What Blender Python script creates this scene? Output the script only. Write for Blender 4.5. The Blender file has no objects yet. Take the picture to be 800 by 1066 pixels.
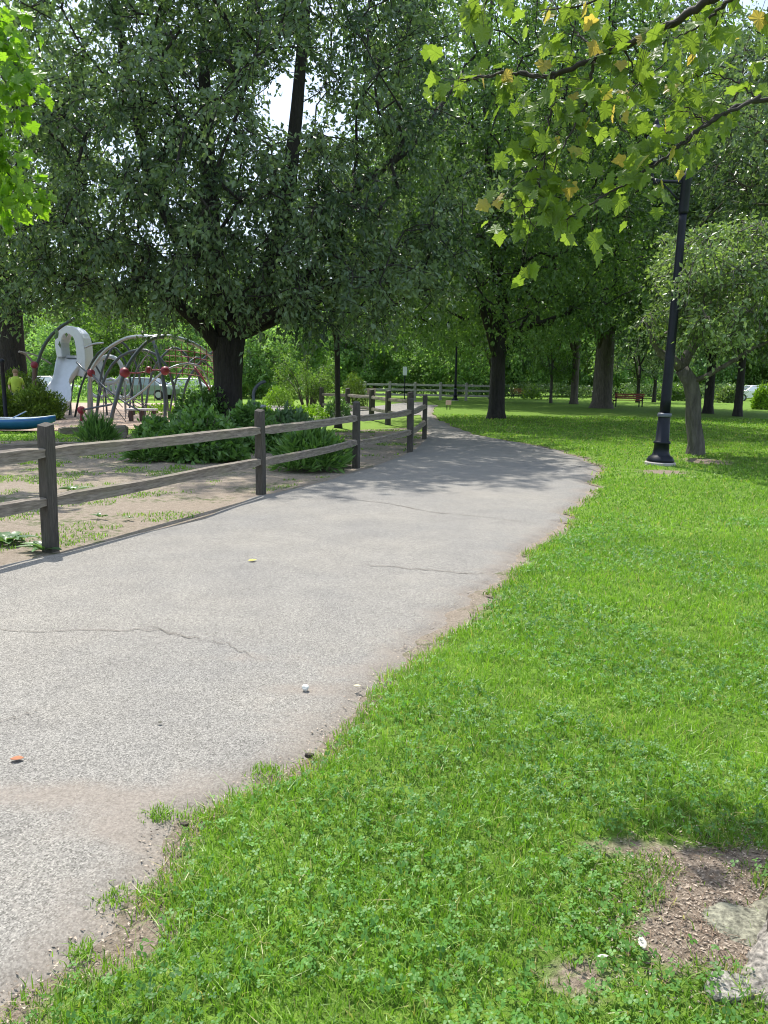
import bpy, math, random
import numpy as np
from mathutils import Vector
rad = math.radians
C = bpy.context.scene.collection
rng = np.random.default_rng(7)
random.seed(7)

# ------------------------------------------------------------------ camera
F = 801.0; PITCH = rad(9.8); ROLL = rad(0.8); EYE = 1.55
fw = np.array([0, math.cos(PITCH), -math.sin(PITCH)])
_r = np.array([1.0, 0, 0]); _u = np.array([0, math.sin(PITCH), math.cos(PITCH)])
rt = _r * math.cos(ROLL) + _u * math.sin(ROLL)
up = _u * math.cos(ROLL) - _r * math.sin(ROLL)
EYEP = np.array([0, 0, EYE])
def ray(px, py):
    return fw + rt * (px - 400) / F - up * (py - 533) / F
def G(px, py, z=0.0):                       # ground point that the photo shows at px, py
    d = ray(px, py); return EYEP + d * (z - EYE) / d[2]
def P(px, py, Y):                           # point at distance Y
    d = ray(px, py); return EYEP + d * Y / d[1]
def to_px(p):
    v = np.asarray(p, float) - EYEP
    z = v @ fw
    return 400 + F * (v @ rt) / z, 533 - F * (v @ up) / z
from mathutils import Matrix
cam = bpy.data.cameras.new('camera'); camo = bpy.data.objects.new('camera', cam); C.objects.link(camo)
M = Matrix(((rt[0], up[0], -fw[0], 0), (rt[1], up[1], -fw[1], 0), (rt[2], up[2], -fw[2], EYE), (0, 0, 0, 1)))
camo.matrix_world = M
cam.sensor_fit = 'VERTICAL'; cam.sensor_height = 24; cam.lens = 24 * F / 1066
cam.clip_end = 2000; cam.clip_start = 0.05
bpy.context.scene.camera = camo

# ------------------------------------------------------------------ helpers
def tag(o, label=None, cat=None, group=None, kind=None):
    if label: o['label'] = label
    if cat: o['category'] = cat
    if group: o['group'] = group
    if kind: o['kind'] = kind
    return o
def empty(name, loc, rz=0):
    o = bpy.data.objects.new(name, None); C.objects.link(o)
    o.location = tuple(float(v) for v in loc); o.rotation_euler = (0, 0, rz); o.empty_display_size = .2
    return o
def link(name, me, mat=None, parent=None, loc=None):
    o = bpy.data.objects.new(name, me); C.objects.link(o)
    if mat is not None:
        me.materials.clear(); me.materials.append(mat)
    if parent is not None: o.parent = parent
    if loc is not None: o.location = tuple(float(v) for v in loc)
    return o
def np_mesh(name, V, Fc, attrs=None, smooth=False):
    """V (n,3); Fc (m,k) uniform faces"""
    me = bpy.data.meshes.new(name)
    V = np.ascontiguousarray(V, dtype=np.float32); Fc = np.ascontiguousarray(Fc, dtype=np.int32)
    n, k = Fc.shape
    me.vertices.add(len(V)); me.vertices.foreach_set('co', V.ravel())
    me.loops.add(n * k); me.loops.foreach_set('vertex_index', Fc.ravel())
    me.polygons.add(n); me.polygons.foreach_set('loop_start', np.arange(n, dtype=np.int32) * k)
    me.polygons.foreach_set('loop_total', np.full(n, k, dtype=np.int32))
    me.polygons.foreach_set('use_smooth', np.full(n, smooth, dtype=bool))
    for key, a in (attrs or {}).items():
        at = me.attributes.new(key, 'FLOAT', 'POINT'); at.data.foreach_set('value', np.ascontiguousarray(a, dtype=np.float32))
    me.update(calc_edges=True); me.validate()
    return me
class MB:
    def __init__(s): s.v = []; s.f = []
    def add(s, V, Fs):
        b = len(s.v); s.v += [tuple(float(c) for c in p) for p in V]; s.f += [tuple(i + b for i in f) for f in Fs]; return s
    def box(s, c, d, rz=0, taper=1.0):
        x, y, z = [a / 2 for a in d]; V = []
        for sz in (-1, 1):
            k = taper if sz > 0 else 1
            for sx, sy in ((-1, -1), (1, -1), (1, 1), (-1, 1)):
                a, b = sx * x * k, sy * y * k
                V.append((c[0] + a * math.cos(rz) - b * math.sin(rz), c[1] + a * math.sin(rz) + b * math.cos(rz), c[2] + sz * z))
        return s.add(V, [(3, 2, 1, 0), (4, 5, 6, 7), (0, 1, 5, 4), (1, 2, 6, 5), (2, 3, 7, 6), (3, 0, 4, 7)])
    def tube(s, pts, radii, n=8, cap=True):
        pts = [np.asarray(p, float) for p in pts]
        if np.isscalar(radii): radii = [radii] * len(pts)
        V = []; prev = None
        for i, p in enumerate(pts):
            t = (pts[min(i + 1, len(pts) - 1)] - pts[max(i - 1, 0)]); t = t / (np.linalg.norm(t) + 1e-9)
            if prev is None:
                a = np.array([1.0, 0, 0]) if abs(t[0]) < .8 else np.array([0, 1.0, 0])
            else: a = prev
            a = a - t * (a @ t); a /= np.linalg.norm(a) + 1e-9; prev = a; b = np.cross(t, a)
            for k in range(n):
                w = 2 * math.pi * k / n; V.append(p + radii[i] * (a * math.cos(w) + b * math.sin(w)))
        Fs = []
        for i in range(len(pts) - 1):
            for k in range(n):
                Fs.append((i * n + k, i * n + (k + 1) % n, (i + 1) * n + (k + 1) % n, (i + 1) * n + k))
        if cap:
            Fs.append(tuple(range(n - 1, -1, -1))); Fs.append(tuple((len(pts) - 1) * n + k for k in range(n)))
        return s.add(V, Fs)
    def lathe(s, prof, n=20, c=(0, 0, 0)):
        V = []; 
        for r, z in prof:
            for k in range(n):
                w = 2 * math.pi * k / n; V.append((c[0] + r * math.cos(w), c[1] + r * math.sin(w), c[2] + z))
        Fs = []
        for i in range(len(prof) - 1):
            for k in range(n): Fs.append((i * n + k, i * n + (k + 1) % n, (i + 1) * n + (k + 1) % n, (i + 1) * n + k))
        Fs.append(tuple(range(n - 1, -1, -1))); Fs.append(tuple((len(prof) - 1) * n + k for k in range(n)))
        return s.add(V, Fs)
    def build(s, name, mat, parent=None, loc=None, smooth=False, bevel=0, subsurf=0):
        me = bpy.data.meshes.new(name); me.from_pydata(s.v, [], s.f); me.update()
        if smooth: me.polygons.foreach_set('use_smooth', [True] * len(me.polygons))
        o = link(name, me, mat, parent, loc)
        if bevel:
            m = o.modifiers.new('bevel', 'BEVEL'); m.width = bevel; m.segments = 2; m.limit_method = 'ANGLE'
        if subsurf:
            m = o.modifiers.new('sub', 'SUBSURF'); m.levels = m.render_levels = subsurf
        return o
def curve(pts, n):
    """Catmull-Rom through pts, n samples"""
    p = np.array([np.asarray(q, float) for q in pts]); m = len(p)
    q = np.vstack([2 * p[0] - p[1], p, 2 * p[-1] - p[-2]])
    out = []
    for t in np.linspace(0, m - 1 - 1e-6, n):
        i = int(t); u = t - i; a, b, c, d = q[i], q[i + 1], q[i + 2], q[i + 3]
        out.append(.5 * ((2 * b) + (-a + c) * u + (2 * a - 5 * b + 4 * c - d) * u * u + (-a + 3 * b - 3 * c + d) * u ** 3))
    return np.array(out)
def vnoise(x, y, scale, seed=0):
    x = np.asarray(x, float) * scale; y = np.asarray(y, float) * scale
    xi = np.floor(x).astype(np.int64); yi = np.floor(y).astype(np.int64); fx = x - xi; fy = y - yi
    fx = fx * fx * (3 - 2 * fx); fy = fy * fy * (3 - 2 * fy)
    def h(a, b):
        v = (a * 374761393 + b * 668265263 + seed * 982451653) & 0xFFFFFFFF
        v = ((v ^ (v >> 13)) * 1274126177) & 0xFFFFFFFF
        return ((v ^ (v >> 16)) & 0xFFFF) / 65535.0
    return (h(xi, yi) * (1 - fx) + h(xi + 1, yi) * fx) * (1 - fy) + (h(xi, yi + 1) * (1 - fx) + h(xi + 1, yi + 1) * fx) * fy
def fbm(x, y, scale, seed=0, o=3):
    r = 0; a = .5
    for i in range(o): r = r + a * vnoise(x, y, scale * 2 ** i, seed + i); a *= .5
    return r / (1 - .5 ** o)

# ------------------------------------------------------------------ materials
def new_mat(name):
    m = bpy.data.materials.new(name); m.use_nodes = True; nt = m.node_tree
    return m, nt, nt.nodes['Principled BSDF'], nt.nodes['Material Output']
def N(nt, t, **kw):
    n = nt.nodes.new(t)
    for k, v in kw.items():
        if k in n.inputs.keys(): n.inputs[k].default_value = v
        else: setattr(n, k, v)
    return n
def ramp(nt, fac, stops):
    r = nt.nodes.new('ShaderNodeValToRGB'); e = r.color_ramp.elements
    while len(e) < len(stops): e.new(.5)
    for i, (p, c) in enumerate(stops):
        e[i].position = p; e[i].color = tuple(c) + (1,) if len(c) == 3 else c
    nt.links.new(fac, r.inputs[0]); return r.outputs[0]
def coords(nt, scale=(1, 1, 1)):
    tc = nt.nodes.new('ShaderNodeTexCoord'); mp = nt.nodes.new('ShaderNodeMapping'); mp.inputs['Scale'].default_value = scale
    nt.links.new(tc.outputs['Object'], mp.inputs[0]); return mp.outputs[0]
def noise(nt, co, scale, detail=4, rough=.55):
    n = N(nt, 'ShaderNodeTexNoise', Scale=scale, Detail=detail, Roughness=rough); nt.links.new(co, n.inputs['Vector']); return n.outputs['Fac']
def mixc(nt, f, a, b, mode='MIX'):
    m = nt.nodes.new('ShaderNodeMix'); m.data_type = 'RGBA'; m.blend_type = mode
    for inp, v in ((m.inputs[0], f), (m.inputs[6], a), (m.inputs[7], b)):
        if isinstance(v, (int, float)): inp.default_value = v
        elif isinstance(v, tuple): inp.default_value = v + (1,) if len(v) == 3 else v
        else: nt.links.new(v, inp)
    return m.outputs[2]
def bump(nt, h, bs, strength=.5, dist=.01):
    b = N(nt, 'ShaderNodeBump', Strength=strength, Distance=dist); nt.links.new(h, b.inputs['Height']); nt.links.new(b.outputs[0], bs.inputs['Normal'])
def plain(name, col, rough=.5, metal=0, var=.12, scale=6, bmp=0.0):
    m, nt, bs, out = new_mat(name); co = coords(nt); f = noise(nt, co, scale, 5)
    c = tuple(col)
    nt.links.new(ramp(nt, f, [(.3, tuple(v * (1 - var) for v in c)), (.7, tuple(min(1, v * (1 + var)) for v in c))]), bs.inputs['Base Color'])
    bs.inputs['Roughness'].default_value = rough; bs.inputs['Metallic'].default_value = metal
    if bmp: bump(nt, f, bs, bmp, .01)
    return m
def leafmat(name, dark, light, trans=.35, rough=.42, extra=None, tcol=None):
    m, nt, bs, out = new_mat(name)
    at = N(nt, 'ShaderNodeAttribute', attribute_name='tint')
    stops = [(0, dark), (.8, light)] + ([(.9, light), (.96, extra)] if extra else [])
    c = ramp(nt, at.outputs['Fac'], stops)
    nt.links.new(c, bs.inputs['Base Color']); bs.inputs['Roughness'].default_value = rough
    bs.inputs['Specular IOR Level'].default_value = .5
    tr = nt.nodes.new('ShaderNodeBsdfTranslucent')
    tc = mixc(nt, 1.0, c, tcol or (1.5, 1.7, .6), 'MULTIPLY'); nt.links.new(tc, tr.inputs[0])
    mx = nt.nodes.new('ShaderNodeMixShader'); mx.inputs[0].default_value = trans
    nt.links.new(bs.outputs[0], mx.inputs[1]); nt.links.new(tr.outputs[0], mx.inputs[2]); nt.links.new(mx.outputs[0], out.inputs[0])
    return m
def barkmat(name, a, b, sc=9, strength=.9):
    m, nt, bs, out = new_mat(name); co = coords(nt, (1, 1, .22))
    f = noise(nt, co, sc, 8, .7); v = N(nt, 'ShaderNodeTexVoronoi', Scale=sc * 1.6); v.feature = 'DISTANCE_TO_EDGE'; nt.links.new(co, v.inputs['Vector'])
    c = ramp(nt, f, [(.3, a), (.68, b)]); big = noise(nt, coords(nt), 1.3, 3)
    c = mixc(nt, ramp(nt, big, [(.45, (0, 0, 0)), (.7, (.5, .5, .5))]), c, tuple(v * .62 for v in (b[0], b[1] * 1.15, b[2] * .8)))
    nt.links.new(c, bs.inputs['Base Color']); bs.inputs['Roughness'].default_value = .9
    ad = N(nt, 'ShaderNodeMath', operation='ADD'); nt.links.new(f, ad.inputs[0])
    sm = ramp(nt, v.outputs['Distance'], [(0, (0, 0, 0)), (.25, (.6, .6, .6))]); nt.links.new(sm, ad.inputs[1])
    bump(nt, ad.outputs[0], bs, strength, .03)
    return m
M_bark = barkmat('grey_brown_bark', (.045, .036, .03), (.15, .125, .10))
M_bark_dark = barkmat('dark_bark', (.012, .010, .010), (.045, .038, .034))
M_bark_pale = barkmat('pale_smooth_bark', (.035, .031, .027), (.15, .135, .115), 8, .9)
M_leaf = leafmat('grey_green_leaves', (.046, .084, .043), (.165, .230, .128), .40, .32)
M_leaf_mid = leafmat('mid_green_leaves', (.048, .095, .030), (.15, .24, .078), .42, .36)
M_leaf_yel = leafmat('fresh_green_leaves', (.06, .12, .025), (.17, .27, .06), .42, .45)
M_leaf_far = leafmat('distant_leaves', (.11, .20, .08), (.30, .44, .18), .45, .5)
M_leaf_pale = leafmat('pale_crabapple_leaves', (.07, .115, .042), (.23, .31, .13), .38, .36)
M_maple = leafmat('maple_leaves', (.085, .15, .022), (.17, .26, .045), .58, .4, extra=(.42, .34, .10), tcol=(1.55, 1.5, .8))
M_maple_lit = leafmat('backlit_maple_leaves', (.10, .20, .02), (.20, .34, .04), .6, .4, tcol=(1.8, 1.9, .7))  # same maple foliage, with the left bough's backlight put into brighter leaf colours
M_shrub = leafmat('shrub_leaves', (.055, .12, .034), (.18, .33, .085), .34, .36)
M_yew = leafmat('yew_needles', (.05, .09, .015), (.18, .28, .035), .25, .5)
M_lime = leafmat('lime_leaves', (.10, .20, .02), (.26, .40, .05), .35, .5)
M_hosta = leafmat('hosta_leaves', (.05, .11, .04), (.16, .26, .12), .3, .35)
M_grass = leafmat('grass_blades', (.075, .165, .018), (.255, .41, .060), .42, .42, extra=(.40, .35, .17), tcol=(1.4, 1.6, .6))
M_clover = leafmat('clover_leaves', (.040, .125, .020), (.14, .31, .052), .35, .5)

# ground-type materials
def lawn_material():
    m, nt, bs, out = new_mat('lawn_turf'); co = coords(nt)
    f1 = noise(nt, co, .5, 4); f2 = noise(nt, co, 9, 6, .7); f3 = noise(nt, co, 60, 4, .7)
    g = ramp(nt, f2, [(.25, (.045, .075, .016)), (.5, (.13, .235, .032)), (.75, (.25, .38, .06))])
    g = mixc(nt, ramp(nt, f1, [(.35, (0, 0, 0)), (.7, (.6, .6, .6))]), g, (.12, .19, .035))
    g = mixc(nt, .55, g, ramp(nt, f3, [(.3, (.35, .35, .35)), (.7, (1.5, 1.5, 1.5))]), 'MULTIPLY')
    soil = ramp(nt, f3, [(.3, (.11, .085, .064)), (.55, (.26, .21, .165)), (.75, (.40, .335, .27))])
    at = N(nt, 'ShaderNodeAttribute', attribute_name='bare')
    mm = N(nt, 'ShaderNodeMath', operation='ADD'); nt.links.new(at.outputs['Fac'], mm.inputs[0]); nt.links.new(f2, mm.inputs[1])
    mk = ramp(nt, mm.outputs[0], [(.72, (0, 0, 0)), (1.0, (1, 1, 1))])
    nt.links.new(mixc(nt, mk, g, soil), bs.inputs['Base Color']); bs.inputs['Roughness'].default_value = .95
    bs.inputs['Specular IOR Level'].default_value = .1
    bump(nt, f3, bs, 1.0, .02); return m
M_lawn = lawn_material()
def soil_material():
    m, nt, bs, out = new_mat('bare_soil'); co = coords(nt)
    f1 = noise(nt, co, .9, 5, .65); f2 = noise(nt, co, 12, 6, .7); f3 = noise(nt, co, 70, 5, .75)
    s = ramp(nt, f3, [(.3, (.15, .12, .09)), (.5, (.31, .26, .205)), (.72, (.47, .41, .335))])
    s = mixc(nt, ramp(nt, f2, [(.42, (0, 0, 0)), (.62, (.7, .7, .7))]), s, (.25, .205, .16))
    g = ramp(nt, f3, [(.3, (.04, .07, .02)), (.7, (.13, .18, .06))])
    a = N(nt, 'ShaderNodeMath', operation='MULTIPLY'); nt.links.new(f1, a.inputs[0]); nt.links.new(f2, a.inputs[1])
    nt.links.new(mixc(nt, ramp(nt, a.outputs[0], [(.27, (0, 0, 0)), (.36, (.75, .75, .75))]), s, g), bs.inputs['Base Color'])
    bs.inputs['Roughness'].default_value = 1; bs.inputs['Specular IOR Level'].default_value = .1
    bump(nt, f3, bs, 1.0, .02); return m
M_soil = soil_material()
def asphalt_material():
    m, nt, bs, out = new_mat('worn_asphalt'); co = coords(nt)
    v = N(nt, 'ShaderNodeTexVoronoi', Scale=190.0); nt.links.new(co, v.inputs['Vector'])
    v2 = N(nt, 'ShaderNodeTexVoronoi', Scale=95.0); nt.links.new(co, v2.inputs['Vector'])
    hs = N(nt, 'ShaderNodeRGBToBW'); nt.links.new(v.outputs['Color'], hs.inputs[0])
    hs2 = N(nt, 'ShaderNodeRGBToBW'); nt.links.new(v2.outputs['Color'], hs2.inputs[0])
    st = ramp(nt, hs.outputs[0], [(.12, (.122, .116, .103)), (.35, (.205, .196, .178)), (.6, (.272, .260, .236)), (.9, (.375, .358, .322))])
    st = mixc(nt, .45, st, ramp(nt, hs2.outputs[0], [(.15, (.7, .7, .7)), (.5, (1, 1, 1)), (.85, (1.2, 1.2, 1.2))]), 'MULTIPLY')
    ed = ramp(nt, v.outputs['Distance'], [(.3, (1, 1, 1)), (.75, (.7, .7, .7))])
    st = mixc(nt, .6, st, ed, 'MULTIPLY')
    f1 = noise(nt, co, .55, 5, .6); f2 = noise(nt, co, 2.4, 6, .65); f3 = noise(nt, co, 14, 5, .7)
    st = mixc(nt, .8, st, ramp(nt, f1, [(.3, (.84, .85, .88)), (.7, (1.12, 1.09, 1.04))]), 'MULTIPLY')
    st = mixc(nt, .7, st, ramp(nt, f2, [(.3, (.86, .86, .87)), (.7, (1.1, 1.1, 1.09))]), 'MULTIPLY')
    # silt washed on from the verge, strongest at the ragged right edge
    at = N(nt, 'ShaderNodeAttribute', attribute_name='silt')
    s = N(nt, 'ShaderNodeMath', operation='ADD'); nt.links.new(at.outputs['Fac'], s.inputs[0])
    q = N(nt, 'ShaderNodeMath', operation='MULTIPLY_ADD'); nt.links.new(f2, q.inputs[0]); q.inputs[1].default_value = 1.1; q.inputs[2].default_value = -.55
    nt.links.new(q.outputs[0], s.inputs[1])
    s2 = N(nt, 'ShaderNodeMath', operation='MULTIPLY_ADD'); nt.links.new(f3, s2.inputs[0]); s2.inputs[1].default_value = .5; nt.links.new(s.outputs[0], s2.inputs[2])
    mk = ramp(nt, s2.outputs[0], [(.5, (0, 0, 0)), (1.5, (.8, .8, .8))])
    silt = ramp(nt, noise(nt, co, 90, 4, .7), [(.3, (.14, .12, .10)), (.7, (.31, .27, .23))])
    nt.links.new(mixc(nt, mk, st, silt), bs.inputs['Base Color']); bs.inputs['Roughness'].default_value = .9
    bs.inputs['Specular IOR Level'].default_value = .25
    bump(nt, hs.outputs[0], bs, .55, .004); return m
M_asph = asphalt_material()
def wood_material(name, a, b):
    m, nt, bs, out = new_mat(name)
    tc = nt.nodes.new('ShaderNodeTexCoord'); co = tc.outputs['Object']
    mp = nt.nodes.new('ShaderNodeMapping'); mp.inputs['Scale'].default_value = (1.6, 14, 14); nt.links.new(co, mp.inputs[0])
    f = noise(nt, mp.outputs[0], 4, 8, .7); f2 = noise(nt, co, 2.0, 3)
    c = ramp(nt, f, [(.3, a), (.52, tuple((x + y) / 2 for x, y in zip(a, b))), (.72, b)])
    c = mixc(nt, ramp(nt, f2, [(.45, (0, 0, 0)), (.7, (.5, .5, .5))]), c, tuple(v * .6 for v in (b[0], b[1] * 1.1, b[2] * .85)))
    nt.links.new(c, bs.inputs['Base Color']); bs.inputs['Roughness'].default_value = .85
    bump(nt, f, bs, .9, .012); return m
M_rail = wood_material('weathered_rail_wood', (.070, .055, .042), (.36, .31, .255))
M_post = wood_material('dark_post_wood', (.022, .019, .016), (.11, .097, .080))
M_black = plain('black_paint', (.007, .009, .016), .42, 0, .3, 8); M_black.node_tree.nodes['Principled BSDF'].inputs['Specular IOR Level'].default_value = .25
M_conc = plain('concrete', (.42, .38, .36), .9, 0, .15, 20, .3)
M_white = plain('white_plastic', (.66, .68, .72), .45, 0, .05)
M_steel = plain('grey_steel', (.36, .38, .40), .35, .7, .1)
M_gpole = plain('dark_green_pole', (.03, .05, .045), .4, 0, .1)
M_bpole = plain('grey_blue_pole', (.07, .085, .10), .4, 0, .1)
M_red = plain('dark_red_paint', (.22, .02, .035), .45, 0, .1)
M_rope = plain('grey_rope', (.25, .22, .2), .9, 0, .1)
M_chips = None
def chips():
    m, nt, bs, out = new_mat('woodchips'); co = coords(nt)
    v = N(nt, 'ShaderNodeTexVoronoi', Scale=22.0); nt.links.new(co, v.inputs['Vector'])
    bw = N(nt, 'ShaderNodeRGBToBW'); nt.links.new(v.outputs['Color'], bw.inputs[0])
    nt.links.new(ramp(nt, bw.outputs[0], [(.1, (.22, .15, .11)), (.5, (.42, .31, .24)), (.9, (.55, .43, .35))]), bs.inputs['Base Color'])
    bs.inputs['Roughness'].default_value = 1; bump(nt, bw.outputs[0], bs, .8, .02); return m
M_chips = chips()

# ------------------------------------------------------------------ world & sun
SUN_EL, SUN_AZ = rad(62), rad(-24)      # azimuth from +Y towards +X
w = bpy.data.worlds.new('World'); bpy.context.scene.world = w; w.use_nodes = True; nt = w.node_tree
bg = nt.nodes['Background']
sky = nt.nodes.new('ShaderNodeTexSky'); sky.sky_type = 'NISHITA'; sky.sun_disc = False
sky.sun_elevation = SUN_EL; sky.sun_rotation = SUN_AZ; sky.dust_density = 2.5; sky.air_density = 1.2
tc = nt.nodes.new('ShaderNodeTexCoord'); nz = N(nt, 'ShaderNodeTexNoise', Scale=3.0, Detail=7.0, Roughness=.6)
nt.links.new(tc.outputs['Generated'], nz.inputs['Vector'])
cl = ramp(nt, nz.outputs['Fac'], [(.38, (.15, .15, .15)), (.62, (1, 1, 1))])
nt.links.new(mixc(nt, cl, sky.outputs[0], (5.6, 6.7, 8.6)), bg.inputs[0]); bg.inputs[1].default_value = .14
sd = bpy.data.lights.new('sun', 'SUN'); sd.energy = 4.7; sd.angle = rad(.55); sd.color = (1, .955, .88)
so = bpy.data.objects.new('sun', sd); C.objects.link(so)
sv = Vector((math.sin(SUN_AZ) * math.cos(SUN_EL), math.cos(SUN_AZ) * math.cos(SUN_EL), math.sin(SUN_EL)))
so.rotation_euler = sv.to_track_quat('Z', 'Y').to_euler(); so.location = (0, 0, 30)

# ------------------------------------------------------------------ path edges as functions of y
RE = [(-60, 1150), (0, 1048), (60, 1003), (118, 965), (165, 915), (172, 872), (205, 845), (262, 828), (322, 785), (372, 742), (398, 712), (450, 668), (470, 648), (530, 592), (577, 548), (612, 514),
      (622, 500), (624, 489), (610, 478), (585, 470), (545, 462), (505, 455), (478, 447), (458, 438), (450, 431), (452, 425), (462, 419)]
LE = [(-900, 840), (-300, 690), (0, 588), (120, 560), (210, 540), (262, 517), (310, 507), (350, 497), (385, 486), (420, 474), (438, 463), (446, 452), (443, 440), (437, 431), (437, 425), (442, 419)]
Rw = np.array([G(*p)[:2] for p in RE]); Lw = np.array([G(*p)[:2] for p in LE])
Rw = Rw[np.argsort(Rw[:, 1])]; Lw = Lw[np.argsort(Lw[:, 1])]
Rw = np.vstack([[Rw[0, 0] - .9, -4], Rw]); Lw = np.vstack([[Lw[0, 0] - 2.2, -4], Lw])
def redge(y):
    y = np.asarray(y, float); a = np.clip(.05 + .012 * y, 0, .16)
    return np.interp(y, Rw[:, 1], Rw[:, 0]) + a * (fbm(y, y * 0, 2.2, 3) - .5) * 2 + a * .6 * (vnoise(y, y * 0, 9, 5) - .5) + .035 * (vnoise(y, y * 0, 19, 15) - .5)
def ledge(y): 
    y = np.asarray(y, float)
    return np.interp(y, Lw[:, 1], Lw[:, 0]) + .12 * (fbm(y, y * 0, 1.2, 8) - .5)
def gedge(y):                      # where the turf starts, a ragged soil margin beyond the asphalt
    y = np.asarray(y, float)
    m = .02 + .22 * np.clip(fbm(y, y * 0, .8, 21) * 2 - .75, 0, 1) * np.clip(1.2 - y / 14, .15, 1)
    return redge(y) + m + .05 * (vnoise(y, y * 0, 14, 4) - .5)

# ground: one big sheet out to the horizon
gm = MB(); n = 60; gx = np.linspace(-450, 450, n); gy = np.linspace(-150, 900, n)
gm.add([(x, y, -.03) for y in gy for x in gx], [(j * n + i, j * n + i + 1, (j + 1) * n + i + 1, (j + 1) * n + i) for j in range(n - 1) for i in range(n - 1)])
def far_ground():
    m, nt, bs, out = new_mat('far_turf'); co = coords(nt); f = noise(nt, co, .25, 6, .7); f3 = noise(nt, co, 25, 5, .7)
    c = ramp(nt, f3, [(.3, (.10, .18, .03)), (.7, (.22, .35, .06))]); c = mixc(nt, ramp(nt, f, [(.4, (0, 0, 0)), (.65, (.5, .5, .5))]), c, (.15, .20, .05))
    nt.links.new(c, bs.inputs['Base Color']); bs.inputs['Roughness'].default_value = 1; bs.inputs['Specular IOR Level'].default_value = .1; return m
M_far = far_ground()
tag(gm.build('ground', M_far), kind='structure')

def sheet(name, pts, z, mat):      # flat polygon as structure
    from mathutils.geometry import tessellate_polygon
    V = [(p[0], p[1], z) for p in pts]; T = tessellate_polygon([[Vector(v) for v in V]])
    me = bpy.data.meshes.new(name); me.from_pydata(V, [], [tuple(t) for t in T]); me.update()
    for pl in me.polygons: pass
    o = link(name, me, mat); tag(o, kind='structure')
    import bmesh
    b = bmesh.new(); b.from_mesh(me); bmesh.ops.recalc_face_normals(b, faces=b.faces)
    if b.faces and sum(f.normal.z for f in b.faces) < 0: bmesh.ops.reverse_faces(b, faces=b.faces)
    b.to_mesh(me); b.free(); return o

# asphalt path
ys = np.concatenate([np.arange(-4, 9, .03), np.arange(9, 25, .12), np.arange(25, 48, .4)])
K = 34; Vp = []; silt = []
stain_pts = [(G(60, 835)[:2], .55, .10, .75), (G(140, 868)[:2], .25, .08, .5), (G(310, 722)[:2], .3, .07, .5), (G(440, 690)[:2], .3, .2, .3), (G(250, 690)[:2], .5, .1, .3)]
for y in ys:
    a, b = float(ledge(y)), float(redge(y)); u = np.linspace(0, 1, K)
    u = 1 - (1 - u) ** 1.6
    x = a + (b - a) * u; er = b - x; el = x - a
    mm_ = np.clip(np.minimum(er, el) / .16, 0, 1); z = -.006 + .034 * mm_ * mm_ * (3 - 2 * mm_)
    z = z + .006 * (fbm(x, x * 0 + y, 1.1, 31) - .5)
    s = np.exp(-er / (.10 + .10 * vnoise(x * 0, x * 0 + y, .9, 77))) * 1.0 + .22 * np.exp(-er / .7) + .7 * np.exp(-el / .12)
    for (c, sx, sy, k) in stain_pts: s = s + k * np.exp(-((x - c[0]) / sx) ** 2 - ((y - c[1]) / sy) ** 2)
    Vp.append(np.stack([x, x * 0 + y, z], 1)); silt.append(s * .85)
Vp = np.concatenate(Vp); silt = np.concatenate(silt); R = len(ys)
idx = np.arange(R * K).reshape(R, K)
Fq = np.stack([idx[:-1, :-1], idx[:-1, 1:], idx[1:, 1:], idx[1:, :-1]], -1).reshape(-1, 4)
path = link('path', np_mesh('path', Vp, Fq, {'silt': silt}, True), M_asph); tag(path, kind='structure')
# cracks in the asphalt
M_crack = plain('crack_dirt', (.14, .122, .10), 1, 0, .4, 40)
def crack(pp, wid, seed):
    pts = curve([G(*p, .03) for p in pp], 60); mb = MB(); V = []; 
    for i, p in enumerate(pts):
        q = p + np.array([0, (vnoise(i * .37, seed, 1, seed) - .5) * .07, 0]); ww = wid * (.4 + vnoise(i * .8, seed, 1, seed + 3)) * math.sin(math.pi * (i + .5) / 60) ** .4
        V += [(q[0], q[1] - ww, .0335), (q[0], q[1] + ww, .0335)]
    mb.add(V, [(2 * i, 2 * i + 2, 2 * i + 3, 2 * i + 1) for i in range(59)]); mb.build('crack', M_crack, path)
crack([(-40, 655), (60, 657), (120, 656), (165, 656), (200, 664), (215, 661), (235, 656)], .004, 3)
crack([(150, 655), (160, 653), (205, 664)], .004, 4)
crack([(205, 665), (240, 672), (270, 690)], .004, 9)
crack([(340, 516), (400, 524), (450, 533), (520, 540), (560, 545)], .009, 5)
crack([(-20, 752), (15, 748), (45, 738)], .004, 6)
crack([(380, 588), (430, 592), (480, 596), (525, 598)], .006, 7)
side = sheet('side_path', [G(444, 418)[:2], G(444, 431)[:2], G(420, 433)[:2], G(380, 436)[:2], G(330, 434)[:2], G(260, 428)[:2], G(262, 421)[:2], G(340, 424)[:2], G(380, 424)[:2], G(420, 419)[:2]], -.010, M_asph)
sheet('far_path', [G(690, 430)[:2], G(1100, 437)[:2], G(1100, 441)[:2], G(690, 433)[:2]], -.018, M_asph).location.z = .03

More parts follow.
